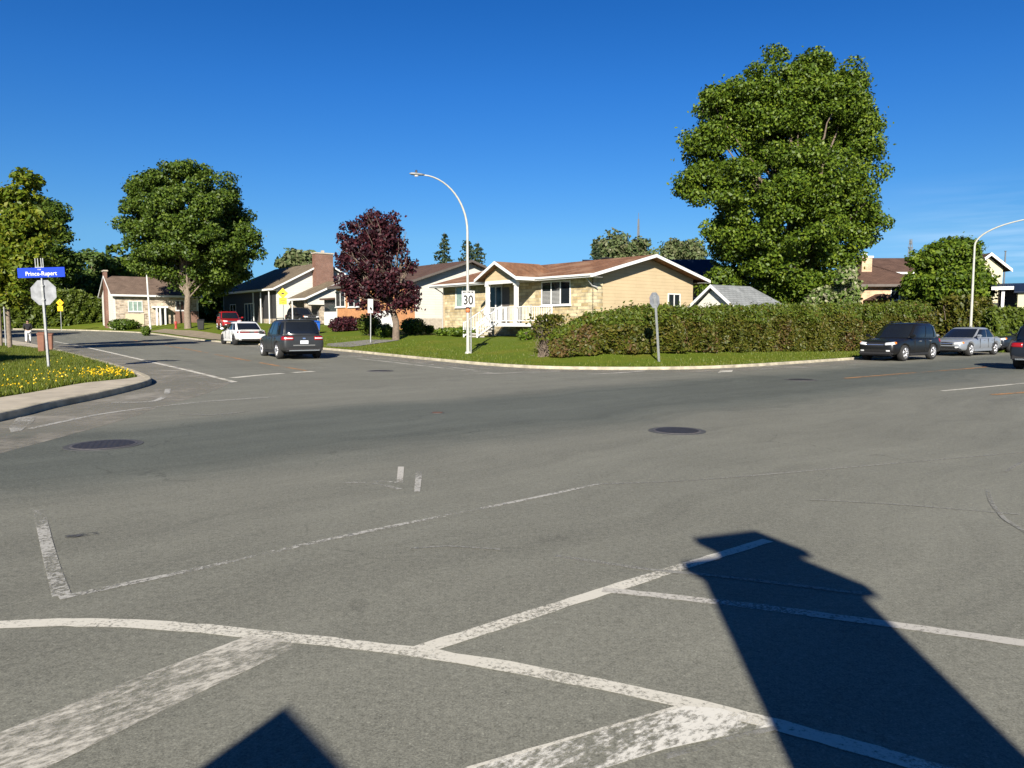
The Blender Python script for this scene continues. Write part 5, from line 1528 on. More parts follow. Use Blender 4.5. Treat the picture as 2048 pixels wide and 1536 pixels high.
# continuation of the hedge to the right and clipped low hedge by the porch
q0 = at(1893, 690, 48.0); q1 = at(1960, 690, 50.0)
for q in (q0, q1): q.z = HF(q.x, q.y)
hedge('cedar_hedge', 'short end of cedar hedge right of the dark gap', [q0, (q0 + q1) / 2, q1], 1.3, lambda s: np.full_like(s, at(1925, 603, 48.5).z - q0.z), M['cedar'], 8000, 0.14, 0.05)
q0 = at(1975, 690, 44.0); q1 = at(2045, 690, 44.0)
for q in (q0, q1): q.z = HF(q.x, q.y)
hedge('clipped_hedge', 'low clipped bright green hedge in front of the white cabin', [q0, (q0 + q1) / 2, q1], 1.0, lambda s: np.full_like(s, at(2000, 626, 44).z - q0.z), M['cedarbright'], 5000, 0.13, 0.02)
# far-left cedar hedge
q0 = at(-60, 650, 84.0); q1 = at(95, 650, 88.0); q2 = at(205, 650, 92)
for q in (q0, q1, q2): q.z = HF(q.x, q.y)
hedge('cedar_hedge', 'bright olive hedge beyond the street at the far left', [q0, q1, q2], 1.6, lambda s: np.interp(s, [0, 0.4, 0.65, 0.8, 1], [at(0, 598, 85).z - q0.z, at(60, 596, 87).z - q1.z, at(110, 586, 89).z - q1.z, at(150, 592, 91).z - q1.z, at(200, 606, 92).z - q2.z]), M['cedarbright'], 26000, 0.26, 0.05)

def shrub(name, label, px, py, y, r, h, mat, n=2500, size=0.09, lobes=4):
    p = at(px, py, y); p.z = HF(p.x, p.y)
    t = thing(name, label, 'shrub', p)
    P, Bv = [], []
    for i in range(lobes):
        c = np.array([rnd.uniform(-.5, .5) * r, rnd.uniform(-.4, .4) * r, h * rnd.uniform(0.4, 0.6)]) if i else np.array([0, 0, h * 0.5])
        v = npr.normal(size=(n // lobes, 3)); v /= np.linalg.norm(v, axis=1, keepdims=True)
        P.append(c + v * np.array([r * 0.72, r * 0.72, h * 0.5]) * npr.uniform(0.55, 1.05, (n // lobes, 1))); Bv.append(v)
    P = np.concatenate(P); Bv = np.concatenate(Bv); P[:, 2] = np.maximum(P[:, 2], 0.03)
    U, V = leaf_frames(len(P), Bv, 0.3); s = size * npr.uniform(0.6, 1.3, (len(P), 1))
    quads_mesh('foliage', P, U * s * 0.55, V * s, mat if not isinstance(mat, str) else M[mat], t)
    b = MB()
    for i in range(9):
        a = rnd.uniform(0, 6.28); b.tube([(0, 0, -0.1), (math.cos(a) * r * 0.3, math.sin(a) * r * 0.3, h * 0.4), (math.cos(a) * r * 0.6, math.sin(a) * r * 0.6, h * 0.8)], [0.04, 0.025, 0.01], 5)
    b.build('stems', M['bark'], t)
    return t
shrub('red_shrub', 'wide dark red clipped shrub in front of the orange brick wall', 688, 668, 57.0, 1.25, 1.15, 'leafred', 4000, 0.10)
shrub('round_shrub', 'round olive green shrub beside the white garage door', 737, 676, 50.0, 0.75, 1.35, 'cedarbright', 2500, 0.09)
shrub('dark_shrub', 'dark low shrub left of the purple tree trunk', 768, 676, 47.0, 0.55, 0.8, 'leafdeep', 1500, 0.09)
shrub('dark_shrub', 'dark spreading shrub right of the purple tree trunk', 828, 672, 49.5, 1.1, 1.0, 'leafdeep', 3000, 0.09)
shrub('dark_shrub', 'small shrub at the white siding corner', 858, 670, 50.0, 0.45, 0.55, 'leafdeep', 1000, 0.08)
shrub('foundation_plant', 'low green planting below the left bungalow window', 903, 668, 48.0, 1.0, 0.5, 'leaf', 1800, 0.10)
shrub('foundation_plant', 'leafy plant left of the porch stairs', 935, 668, 46.6, 0.8, 0.55, 'leaf', 1500, 0.10)
shrub('foundation_plant', 'green plant under the porch deck corner', 1052, 672, 40.6, 0.45, 0.55, 'leaf', 900, 0.10)
shrub('boundary_shrub', 'small dark round shrub at the foot of the white pole', 292, 660, 67.5, 0.45, 0.85, 'leafdeep', 900, 0.1)
# distant wood that closes the view between the houses
n = 30000
ang = npr.uniform(-0.85, 0.85, n); dist = npr.uniform(190, 240, n)
hh = 5.5 + 1.6 * np.sin(ang * 37) + 1.2 * np.sin(ang * 91 + 1) + 0.9 * np.sin(ang * 173)
P = np.stack([np.sin(ang) * dist, np.cos(ang) * dist, npr.uniform(0, 1, n) ** 0.7 * hh + 0.8], 1)
U, V = leaf_frames(n, np.array([[0, -0.8, 0.2]]), 0.3)
tag(quads_mesh('distant_wood', P, U * 0.7, V * 0.8, M['leaffar']), kind='stuff')

shrub('dark_shrub', 'dark low shrub under the cream panel of the chimney house', 245, 647, 79.5, 1.5, 1.1, 'leafdeep', 2500, 0.14)
# ------------------------------------------------------------------ vehicles
def paint(name, col, metal=0.0, rough=0.3, coat=0.4):
    return simple(name, col, rough, 0.04, 2.0, metal=metal, spec=0.5, coat=coat)
M['p_grey'] = paint('dark_grey_car_paint', (0.032, 0.034, 0.036), 0.3, 0.35, 0.3)
M['p_white'] = paint('white_car_paint', (0.62, 0.62, 0.61), 0.0)
M['p_black'] = paint('black_car_paint', (0.006, 0.006, 0.007), 0.0, 0.35, 0.15)
M['p_silver'] = paint('blue_silver_car_paint', (0.27, 0.29, 0.32), 0.4)
M['p_red'] = paint('red_car_paint', (0.26, 0.008, 0.012), 0.0)
M['p_navy'] = paint('blue_black_car_paint', (0.012, 0.016, 0.024), 0.2)
M['trim'] = simple('black_plastic_trim', (0.014, 0.014, 0.015), 0.7, 0.1)
M['lining'] = simple('arch_lining', (0.006, 0.006, 0.006), 0.95, 0.1)

def evaluated(verts, faces, mods):
    me = bpy.data.meshes.new('tmp'); me.from_pydata([tuple(v) for v in verts], [], faces); me.update()
    o = bpy.data.objects.new('tmp', me); COL.objects.link(o)
    for f in mods: f(o)
    bpy.context.view_layer.update()
    r = bpy.data.meshes.new_from_object(o.evaluated_get(bpy.context.evaluated_depsgraph_get()))
    bpy.data.objects.remove(o)
    return r

def sup(f, n=4.5):                                    # superellipse: half-extent left at fraction f of the other axis
    return (max(0.0, 1 - abs(f) ** n)) ** (1 / n)

SPECS = {
 'suv': dict(L=4.6, W=1.86, H=1.68, wr=0.36, xw=(1.36, -1.32), belt=1.02,
    st=[(-2.30, .55, .86, .74), (-2.27, .42, .96, .88), (-2.18, .34, 1.03, .96), (-1.7, .28, 1.06, 1.0), (-0.6, .26, 1.04, 1.0), (0.6, .26, 1.02, 1.0), (1.0, .26, 1.01, .99), (1.5, .26, .97, .98), (2.0, .28, .90, .93), (2.2, .34, .82, .84), (2.28, .44, .74, .70)],
    cab=[(0.0, 1.12, -2.16, .90), (0.35, .74, -2.10, .865), (0.75, .38, -1.92, .80), (0.93, .20, -1.78, .735), (1.0, .05, -1.62, .655)],
    side=[(.10, .80), (-.46, .05), (-.86, -.53)]),
 'sedan': dict(L=4.95, W=1.88, H=1.46, wr=0.345, xw=(1.52, -1.50), belt=0.94,
    st=[(-2.47, .55, .80, .74), (-2.44, .42, .88, .88), (-2.34, .34, .94, .95), (-1.9, .27, .965, 1.0), (-1.0, .22, .96, 1.0), (0.3, .22, .95, 1.0), (0.9, .22, .93, .99), (1.6, .23, .88, .98), (2.1, .26, .81, .93), (2.38, .32, .73, .82), (2.46, .42, .66, .68)],
    cab=[(0.0, 1.22, -2.02, .885), (0.35, .80, -1.74, .84), (0.75, .33, -1.34, .765), (0.93, .08, -1.10, .71), (1.0, -.10, -0.92, .64)],
    side=[(.08, .80), (-.50, .03), (-.80, -.56)]),
}

def make_body(sp):
    W2 = sp['W'] / 2
    rings, faces = [], []
    for x, zb, zt, w in sp['st']:
        wy = W2 * w; h = zt - zb
        half = [(0, zb), (wy * .72, zb), (wy * .93, zb + .05 * h), (wy * .99, zb + .25 * h), (wy * 1.0, zb + .52 * h), (wy * .985, zb + .72 * h), (wy * .955, zb + .90 * h), (wy * .90, zt), (wy * .5, zt + .02), (0, zt + .03)]
        rings.append([(x, y, z) for y, z in half] + [(x, -y, z) for y, z in half[-2:0:-1]])
    n = len(rings[0])
    vs_ = [v for r in rings for v in r]
    for i in range(len(rings) - 1):
        for k in range(n):
            faces.append((i * n + k, i * n + (k + 1) % n, (i + 1) * n + (k + 1) % n, (i + 1) * n + k))
    faces.append(tuple(range(n - 1, -1, -1))); faces.append(tuple(range((len(rings) - 1) * n, len(rings) * n)))
    def sub(o):
        m = o.modifiers.new('s', 'SUBSURF'); m.levels = 2; m.render_levels = 2
    body = evaluated(vs_, [f[::-1] for f in faces], [sub])
    bm = bmesh.new(); bm.from_mesh(body); bmesh.ops.recalc_face_normals(bm, faces=bm.faces[:]); bm.to_mesh(body); bm.free()
    bm = bmesh.new(); bm.from_mesh(body); BVH[id(sp)] = BVHTree.FromBMesh(bm); bm.free()
    # wheel arches cut with cylinders
    cut = MB()
    for xw in sp['xw']:
        for s in (-1, 1):
            cut.lathe([(sp['wr'] + .07, s * (W2 - .32) if s > 0 else -(W2 + .3)), (sp['wr'] + .07, W2 + .3 if s > 0 else -(W2 - .32))], 32, 'y', (xw, 0, sp['wr']))
    cm = bpy.data.meshes.new('cut'); cm.from_pydata(cut.v, [], cut.f); cm.update()
    bm = bmesh.new(); bm.from_mesh(cm); bmesh.ops.recalc_face_normals(bm, faces=bm.faces[:]); bm.to_mesh(cm); bm.free()
    cm.materials.append(M['lining'])
    co = bpy.data.objects.new('cut', cm); COL.objects.link(co)
    body.materials.append(M['trim'])
    o = bpy.data.objects.new('tmp', body); COL.objects.link(o)
    m = o.modifiers.new('b', 'BOOLEAN'); m.operation = 'DIFFERENCE'; m.object = co; m.solver = 'EXACT'
    try: m.material_mode = 'TRANSFER'
    except Exception: pass
    bpy.context.view_layer.update()
    r = bpy.data.meshes.new_from_object(o.evaluated_get(bpy.context.evaluated_depsgraph_get()))
    bpy.data.objects.remove(o); bpy.data.objects.remove(co)
    return r

class Cabin:
    def __init__(s, sp): s.sp = sp; s.T = [c[0] for c in sp['cab']]
    def lv(s, t):
        c = s.sp['cab']
        xf = np.interp(t, s.T, [q[1] for q in c]); xr = np.interp(t, s.T, [q[2] for q in c]); hw = np.interp(t, s.T, [q[3] for q in c]) * s.sp['W'] / 1.86
        z0 = s.sp['belt'] - 0.03
        return xf, xr, hw, z0 + (s.sp['H'] - z0) * t
    def pt(s, kind, f, t, off=0.0):
        xf, xr, hw, z = s.lv(t); xc, a = (xf + xr) / 2, (xf - xr) / 2 + off; hw += off
        if kind == 'F': return (xc + a * sup(f), hw * f * 0.97, z)
        if kind == 'R': return (xc - a * sup(f), hw * f * 0.97, z)
        sgn = 1 if kind == 'L' else -1
        return (xc + a * f, sgn * hw * sup(f), z)
    def shell(s):
        ts = [0, .12, .25, .35, .5, .62, .75, .85, .93, .97, 1.0]
        ring = []
        fr = [-.86, -.6, -.3, 0, .3, .6, .86]; sd = [.86, .6, .3, 0, -.3, -.6, -.86]
        vs_, fs = [], []
        for t in ts:
            ring = [s.pt('F', f, t) for f in fr] + [s.pt('L', f, t) for f in sd] + [s.pt('R', f, t) for f in fr[::-1]] + [s.pt('Rt', f, t) for f in sd[::-1]]
            vs_ += ring
        n = len(ring)
        for i in range(len(ts) - 1):
            for k in range(n): fs.append((i * n + k, i * n + (k + 1) % n, (i + 1) * n + (k + 1) % n, (i + 1) * n + k))
        top = vs_[-n:]
        cx = sum(p[0] for p in top) / n
        for sc_, dz in ((.7, .018), (.35, .028)):
            vs_ += [(cx + (p[0] - cx) * sc_, p[1] * sc_, p[2] + dz) for p in top]
        m = len(ts)
        for i in (m - 1, m):
            for k in range(n): fs.append((i * n + k, i * n + (k + 1) % n, (i + 1) * n + (k + 1) % n, (i + 1) * n + k))
        fs.append(tuple(range((m + 1) * n, (m + 2) * n)))
        return vs_, fs
    def pane(s, kind, f0, f1, t0, t1, name, parent, mat='carglass', nf=8, ntt=6, off=0.012):
        b = MB(); vs_, fs = [], []
        for j in range(ntt + 1):
            for i in range(nf + 1):
                vs_.append(s.pt(kind, f0 + (f1 - f0) * i / nf, t0 + (t1 - t0) * j / ntt, off))
        for j in range(ntt):
            for i in range(nf): fs.append((j * (nf + 1) + i, j * (nf + 1) + i + 1, (j + 1) * (nf + 1) + i + 1, (j + 1) * (nf + 1) + i))
        b.add(vs_, fs)
        return b.build(name, M[mat], parent, True)

from mathutils.bvhtree import BVHTree
BVH = {}
def wrap(bvh, ctr, s, a0, a1, z0, z1, front, name, parent, mat, na=8, nz=4, off=0.010, slant=0.0):
    """a lens or panel that follows the body skin round a corner; angles from the car's axis, side s"""
    vs_, fs = [], []
    for j in range(nz + 1):
        for i in range(na + 1):
            a = R_(a0 + (a1 - a0) * i / na)
            z = z0 + (z1 - z0) * j / nz + slant * i / na
            d = Vector(((1 if front else -1) * math.cos(a), s * math.sin(a), 0))
            c = Vector((ctr[0], s * ctr[1], z))
            h = bvh.ray_cast(c + d * 3, -d)
            p = h[0] if h[0] is not None else c + d * .3
            vs_.append(p + d * off)
    for j in range(nz):
        for i in range(na): fs.append((j * (na + 1) + i, j * (na + 1) + i + 1, (j + 1) * (na + 1) + i + 1, (j + 1) * (na + 1) + i))
    me = bpy.data.meshes.new(name)
    bm = bmesh.new()
    bv = [bm.verts.new(v) for v in vs_]
    for f in fs: bm.faces.new([bv[i] for i in f])
    bmesh.ops.recalc_face_normals(bm, faces=bm.faces[:])
    bmesh.ops.solidify(bm, geom=bm.faces[:], thickness=0.02)
    bm.to_mesh(me); bm.free()
    return finish(name, me, M[mat], parent, True)
def flat(bvh, y0, y1, z0, z1, front, name, parent, mat, ny=10, nz=3, off=0.010):
    vs_, fs = [], []
    sg = 1 if front else -1
    for j in range(nz + 1):
        for i in range(ny + 1):
            y = y0 + (y1 - y0) * i / ny; z = z0 + (z1 - z0) * j / nz
            h = bvh.ray_cast(Vector((sg * 4, y, z)), Vector((-sg, 0, 0)))
            p = h[0] if h[0] is not None else Vector((sg * 2.2, y, z))
            vs_.append(p + Vector((sg * off, 0, 0)))
    for j in range(nz):
        for i in range(ny): fs.append((j * (ny + 1) + i, j * (ny + 1) + i + 1, (j + 1) * (ny + 1) + i + 1, (j + 1) * (ny + 1) + i))
    b = MB(); b.add(vs_, fs)
    return b.build(name, M[mat], parent, True)
BODY, WHEEL = {}, {}
def body_edge(sp, x, zf):
    """outer skin half-width at station x and height fraction (rough)"""
    w = np.interp(x, [q[0] for q in sp['st']], [q[3] for q in sp['st']])
    return sp['W'] / 2 * w

def car(name, label, loc, az, kind, pm, group=None, scale=1.0, wheelm='rim', cat='car', lower=None, detail=''):
    sp = SPECS[kind]
    t = thing(name, label, cat, loc, math.pi / 2 - R_(az), group)
    t.scale = (scale,) * 3
    if kind not in BODY: BODY[kind] = make_body(sp)
    me = BODY[kind].copy()
    me.materials.clear(); me.materials.append(M[pm]); me.materials.append(M['lining'])
    me.polygons.foreach_set('use_smooth', [True] * len(me.polygons))
    b_o = bpy.data.objects.new('body', me); COL.objects.link(b_o); b_o.parent = t
    cab = Cabin(sp)
    vs_, fs = cab.shell()
    b = MB(); b.add(vs_, fs); co = b.build('cabin', M[pm], t, True)
    cab.pane('F', -.84, .84, .07, .88, 'windscreen', t)
    cab.pane('R', -.80, .80, .16 if kind == 'suv' else .10, .86, 'rear_window', t)
    for sd in ('L', 'Rt'):
        for (f0, f1) in sp['side']:
            cab.pane(sd, f0, f1, .10, .84, 'side_window', t)
    W2, L2, wr = sp['W'] / 2, sp['L'] / 2, sp['wr']
    # sills, bumpers, door seams
    b = MB()
    for s in (-1, 1):
        b.box(sp['xw'][1] + wr + .1, sp['xw'][0] - wr - .1, s * (W2 - .06) - .05, s * (W2 - .06) + .05, .24, .36)
    b.build('sill_trim', M['trim' if kind == 'suv' else pm], t, bevel=0.02)
    zb = sp['st'][0][1]
    b = MB(); b.box(-L2 - .03, -L2 + .22, -W2 * .86, W2 * .86, .34, .52); rb = b.build('rear_bumper', M[lower or 'trim'], t, bevel=0.05)
    b = MB(); b.box(-L2 - .045, -L2 + .1, -W2 * .70, W2 * .70, .36, .42); b.build('trim_strip', M['chrome' if kind == 'suv' else 'trim'], rb, bevel=0.015)
    b = MB(); b.box(L2 - .26, L2 + .0, -W2 * .80, W2 * .80, .27, .44); fb = b.build('front_bumper', M['trim'], t, bevel=0.05)
    # lights, plate, grille, mirrors, handles
    zt = sp['belt']; bv = BVH[id(sp)]
    for s in (-1, 1):
        if kind == 'suv':
            tl = wrap(bv, (-L2 + .55, .42), s, 2, 66, zt - .20, zt - .04, False, 'tail_light', t, 'redlight')
            if pm == 'p_grey': wrap(bv, (-L2 + .55, .42), s, 5, 40, zt - .145, zt - .10, False, 'reverse_lamp', tl, 'clearlight', off=.016)
        else:
            tl = wrap(bv, (-L2 + .55, .30), s, -20, 58, zt - .17, zt - .06, False, 'tail_light', t, 'black' if 'bar' in detail else 'redlight')
            if 'bar' in detail: wrap(bv, (-L2 + .55, .30), s, -18, 54, zt - .14, zt - .09, False, 'light_strip', tl, 'redlight', off=.014)
        zh = zt - (.26 if kind == 'suv' else .30)
        hl_ = wrap(bv, (L2 - .75, .30), s, 10, 46, zh - .05, zh + .07, True, 'headlight', t, 'clearlight', slant=.05)
        wrap(bv, (L2 - .75, .30), s, 41, 50, zh + .02, zh + .10, True, 'indicator', hl_, 'amber', off=.016)
        b = MB(); b.box(.86, 1.02, s * (W2 + .10) - .11, s * (W2 + .10) + .11, zt + .03, zt + .17); mi = b.build('wing_mirror', M[pm], t, bevel=0.04)
        b = MB(); b.box(.90, .96, s * (W2 - .02) - .1, s * (W2 - .02) + .1, zt + .02, zt + .07); b.build('mirror_arm', M['trim'], mi)
        for xx in (-.02, -1.0):
            b = MB(); b.box(xx - .1, xx + .1, s * (W2 - .012) - .02, s * (W2 - .012) + .02, zt - .16, zt - .125); b.build('door_handle', M['chrome' if pm == 'p_black' else pm], t, bevel=0.01)
        flat(bv, s * W2 * .62 - .08, s * W2 * .62 + .08, .44, .50, True, 'fog_light', fb, 'clearlight', 4, 2, .014)
    flat(bv, -.17, .17, zt - .36, zt - .22, False, 'number_plate', t, 'plate', off=.018)
    gr_ = flat(bv, -W2 * .42, W2 * .42, zt - .37, zt - .20, True, 'grille', t, 'black')
    flat(bv, -W2 * .41, W2 * .41, zt - .295, zt - .27, True, 'grille_bar', gr_, 'chrome', 10, 1, .018)
    flat(bv, -W2 * .55, W2 * .55, .40, .52, True, 'intake', t, 'black')
    if kind == 'suv': flat(bv, -W2 * .5, W2 * .5, zt - .44, zt - .40, False, 'tailgate_strip', t, 'chrome' if pm == 'p_grey' else pm, 10, 1)
    if kind == 'suv':
        xf, xr, hw, z = cab.lv(1.0)
        b = MB(); b.box(xr - .20, xr + .12, -hw * .82, hw * .82, z - .035, z + .012); b.build('spoiler', M[pm], t, bevel=0.02)
        for s in (-1, 1):
            b = MB(); b.tube([(xr + .2, s * hw * .92, z + .02), (xr + .3, s * hw * .92, z + .07), (xf - .35, s * hw * .92, z + .07), (xf - .2, s * hw * .92, z + .02)], .018, 6); b.build('roof_rail', M['trim'], t)
        flat(bv, -.06, .06, zt - .16, zt - .10, False, 'emblem', t, 'chrome', 4, 2)
    else:
        b = MB(); b.box(-L2 + .02, -L2 + .30, -W2 * .72, W2 * .72, zt - .01, zt + .03); b.build('boot_lip', M[pm], t, bevel=0.02)
        flat(bv, -W2 * .42, W2 * .42, zt - .165, zt - .065, False, 'light_bar', t, 'black' if 'bar' in detail else pm)
    b = MB(); b.tube([(xr_s(cab) + .35, 0, sp['H'] + .02), (xr_s(cab) + .22, 0, sp['H'] + .11)], [.02, .008], 5); b.build('aerial', M['trim'], t)
    for s in (-1, 1):
        for xx in (-.52, .50, -1.28 if kind == 'sedan' else -1.0):
            b = MB(); b.box(xx - .006, xx + .006, s * (W2 - .008) - .011, s * (W2 - .008) + .011, .42, zt - .05); b.build('door_seam', M['black'], t)
    # wheels
    key = kind
    for xw in sp['xw']:
        for s in (-1, 1):
            b = MB(); wd = .115
            b.lathe([(wr * .60, -wd), (wr * .93, -wd), (wr, -wd * .72), (wr, wd * .72), (wr * .93, wd), (wr * .60, wd)], 28, 'y')
            w = b.build('wheel', M['rubber'], t, True)
            w.location = (xw, s * (W2 - .125), wr)
            b = MB(); y0 = s * wd * .72
            b.lathe([(wr * .66, min(y0, y0 - s * .03)), (wr * .66, max(y0, y0 - s * .03))], 28, 'y'); b.build('rim_dish', M['trim'], w)
            b = MB(); y1 = s * wd * 1.04
            for k in range(6):
                a = k * math.pi / 3 + .3
                ca, sa = math.cos(a), math.sin(a)
                p0, p1 = (ca * wr * .08, y1, sa * wr * .08), (ca * wr * .66, y1 * .96, sa * wr * .66)
                b.tube([p0, p1], [wr * .13, wr * .10], 6)
            b.lathe([(wr * .17, min(y1 * .8, y1 * 1.03)), (wr * .17, max(y1 * .8, y1 * 1.03))], 14, 'y')
            n = 28
            ring = [(math.cos(2 * math.pi * k / n) * wr * .63, y1 * .95, math.sin(2 * math.pi * k / n) * wr * .63) for k in range(n + 1)]
            b.tube(ring, wr * .05, 6, cap=False)
            b.build('rim', M[wheelm], w, True)
    b = MB(); b.box(-L2 + .35, L2 - .4, -W2 + .34, W2 - .34, .2, .42); b.build('underbody', M['lining'], t)
    return t
def xr_s(cab): return cab.lv(1.0)[1]

def place_car(name, label, px, py, lx, ly, az, kind, pm, H=None, **kw):
    """put the wheel contact point (local lx, ly) on the ground at pixel (px, py)"""
    sc_ = kw.get('scale', 1.0)
    p = hit(px, py, H)
    r = math.pi / 2 - R_(az)
    o = p - Vector((math.cos(r) * lx - math.sin(r) * ly, math.sin(r) * lx + math.cos(r) * ly, 0)) * sc_
    o.z = p.z
    return car(name, label, o, az, kind, pm, **kw)

G_ = 'cars on the two streets'
place_car('suv', 'dark grey sport utility car driving away up the left street', 553, 718, -1.32, .93, -31.5, 'suv', 'p_grey', group=G_)
place_car('sedan_car', 'white four door sedan seen from behind ahead of the grey sport utility car', 466, 690.5, -1.5, .94, -33.5, 'sedan', 'p_white', group=G_, lower='p_white', detail='bar', wheelm='trim')
p = hit(425, 664, HF)
car('suv', 'red car parked beneath the broad maple behind the white sedan', (p.x + 1.0, p.y + 1.5, HF(p.x + 1.0, p.y + 1.5) + 0.02), 152, 'suv', 'p_red', group=G_)
place_car('suv', 'black sport utility car parked at the kerb in front of the hedge', 1811, 722.5, 1.36, .93, 233.0, 'suv', 'p_black', group=G_)
place_car('sedan_car', 'blue grey sedan parked behind the black sport utility car', 1943, 712.5, 1.52, .94, 233.0, 'sedan', 'p_silver', group=G_, lower='p_silver')
place_car('suv', 'dark car parked behind the blue grey sedan', 2014, 706, 2.2, .93, 233.0, 'suv', 'p_navy', group=G_)
place_car('suv', 'dark car cut off by the right picture edge with a red tail light', 2014, 739, -2.25, .9, 51.0, 'suv', 'p_navy', group=G_)
# cars by the far-left house
p = at(186, 650, 96.0)
car('distant_car', 'dark car parked left of the chimney house', (p.x, p.y, HF(p.x, p.y)), 62, 'sedan', 'p_navy', group='cars parked around the far left house')
p = at(605, 648, 74.0)
car('distant_car', 'dark car in the carport of the stepped roof house', (p.x, p.y, HF(p.x, p.y)), 140, 'suv', 'p_black', group='cars parked around the far left house')

# ------------------------------------------------------------------ street lamps
def arm_curve(h, straight, reach, dirv, n=14):
    pts = [Vector((0, 0, -0.3)), Vector((0, 0, 0.0)), Vector((0, 0, straight * 0.5)), Vector((0, 0, straight))]
    for i in range(1, n + 1):
        a = i / n * math.pi / 2
        pts.append(Vector((dirv[0] * reach * (1 - math.cos(a)), dirv[1] * reach * (1 - math.cos(a)), straight + (h - straight) * math.sin(a))))
    return pts
def lamp(label, base, h, straight, reach, dirv, r=0.105):
    t = thing('street_lamp', label, 'street lamp', base, 0, 'street lamps')
    pts = arm_curve(h, straight, reach, dirv)
    n = len(pts)
    rs = [r * 1.0, r, r * .82, r * .62] + [r * (.60 - .26 * i / (n - 4)) for i in range(n - 4)]
    b = MB(); b.tube(pts, rs, 12); b.lathe([(r * 1.7, -.1), (r * 1.7, .05), (r * 1.2, .10)], 16); b.build('pole', M['concretepole'], t, True)
    e = pts[-1]; d = Vector((dirv[0], dirv[1], 0)).normalized(); s = Vector((-d.y, d.x, 0))
    b = MB()
    prof = [(-.05, .035, .03), (.12, .085, .05), (.38, .13, .065), (.58, .11, .05), (.66, .03, .02)]
    vs_, fs = [], []
    m = 10
    for l, w, hh in prof:
        for k in range(m):
            a = 2 * math.pi * k / m
            vs_.append(e + d * l + s * (w * math.cos(a)) + Vector((0, 0, hh * math.sin(a) + .01)))
    for i in range(len(prof) - 1):
        for k in range(m): fs.append((i * m + k, i * m + (k + 1) % m, (i + 1) * m + (k + 1) % m, (i + 1) * m + k))
    fs += [tuple(range(m - 1, -1, -1)), tuple(range((len(prof) - 1) * m, len(prof) * m))]
    b.add(vs_, fs); hd = b.build('lamp_head', M['galv'], t, True)
    b = MB(); c = e + d * .34; b.lathe([(.05, c.z + .06), (.05, c.z + .17), (.03, c.z + .19)], 10, 'z', (c.x, c.y, 0)); b.build('photocell', M['dark'], hd)
    b = MB(); b.lathe([(.09, c.z - .085), (.10, c.z - .05)], 12, 'z', (c.x, c.y, 0)); b.build('lens', M['clearlight'], hd)
    return t, pts
bl_ = hit(936, 707, HF)
htop = at(835, 345, bl_.y - 1.5).z - bl_.z
lp, pts = lamp('tall curved street lamp on the lawn carrying the 30 sign', bl_, htop, htop * .70, 2.15, (-.90, -.44), 0.085)
def face_cam(p):                                       # turn a sign's front (-y) towards a compass direction
    return math.atan2(p.x, p.y)
# speed sign on the lamp
sg = at(936.5, 598, bl_.y - .22)
sw_, sh_ = 0.61, 0.76
sign = bpy.data.objects.new('speed_sign', None); bpy.data.objects.remove(sign)
b = MB(); b.box(-sw_ / 2, sw_ / 2, -.012, 0, -sh_ / 2, sh_ / 2)
sgo = b.build('speed_sign', M['whitesign'], lp, bevel=0.0)
sgo.location = sg - bl_; sgo.rotation_euler = (0, 0, 0.06)
M['signblack'] = simple('sign_black', (0.01, 0.01, 0.01), 0.5, 0.05)
text_mesh('numerals', '30', 0.60, M['signblack'], sgo, (0, -.016, -.07), (math.pi / 2, 0, 0), sx=0.80, bold=0.018)
text_mesh('lettering', 'MAXIMUM', 0.125, M['signblack'], sgo, (0, -.016, .30), (math.pi / 2, 0, 0), sx=0.85, bold=0.004)
b = MB()
for a in ((-.29, .29, -.365, -.355), (-.29, .29, .355, .365)): b.box(a[0], a[1], -.0155, -.0125, a[2], a[3])
for a in ((-.29, -.28), (.28, .29)): b.box(a[0], a[1], -.0152, -.0125, -.354, .354)
b.build('border', M['signblack'], sgo)
zt_ = at(936, 619, bl_.y).z - bl_.z
b = MB(); b.lathe([(.10, zt_ - .14), (.10, zt_ + .10)], 16); b.build('reflective_band', M['orange'], lp, True)
b = MB(); b.tube([(.15, -.05, 0.0), (.15, -.05, zt_ + .9)], .035, 8); b.build('sign_post', M['galv'], lp)
# lamp on the right
br = at(1939, 700, 47.0); br.z = HF(br.x, br.y)
htop = at(2040, 434, 45.2).z - br.z; hs_ = at(1946, 492, 47.0).z - br.z
lamp('curved street lamp rising behind the hedge at the right edge', br, htop, hs_, 4.0, (.80, -.60), 0.09)

# ------------------------------------------------------------------ signs
def octagon(w):
    a = w / 2 / math.cos(math.pi / 8)
    return [(a * math.cos(math.pi / 8 + i * math.pi / 4), a * math.sin(math.pi / 8 + i * math.pi / 4)) for i in range(8)]
M['stopred'] = simple('stop_red', (0.45, 0.015, 0.02), 0.45, 0.05)
def stop_sign(label, base, h, w, rz, lean, group='stop signs seen from behind'):
    """sign seen from behind: plain aluminium back towards -y, red face on the far side"""
    t = thing('stop_sign', label, 'stop sign', base, rz, group)
    t.rotation_euler = (Matrix.Rotation(lean[0], 3, 'Y') @ Matrix.Rotation(rz, 3, 'Z')).to_euler()
    b = MB(); b.box(-.032, .032, -.032, .032, -.3, h + w * .30); b.build('post', M['galv'], t)
    b = MB(); b.prism([(x, .036, z + h) for x, z in octagon(w)], (0, .004, 0)); pl = b.build('sign_back', M['alu'], t)
    b = MB(); b.prism([(x, .041, z + h) for x, z in octagon(w * .995)], (0, .003, 0)); b.build('sign_face', M['stopred'], pl)
    b = MB()
    for z in (h - w * .28, h + w * .28): b.box(-.05, .05, -.036, .0355, z - .02, z + .02)
    b.build('bracket', M['galv'], pl)
    return t
bs = hit(98, 738, HL)
k = bs.y / F
zc = at(87, 585, bs.y).z - bs.z
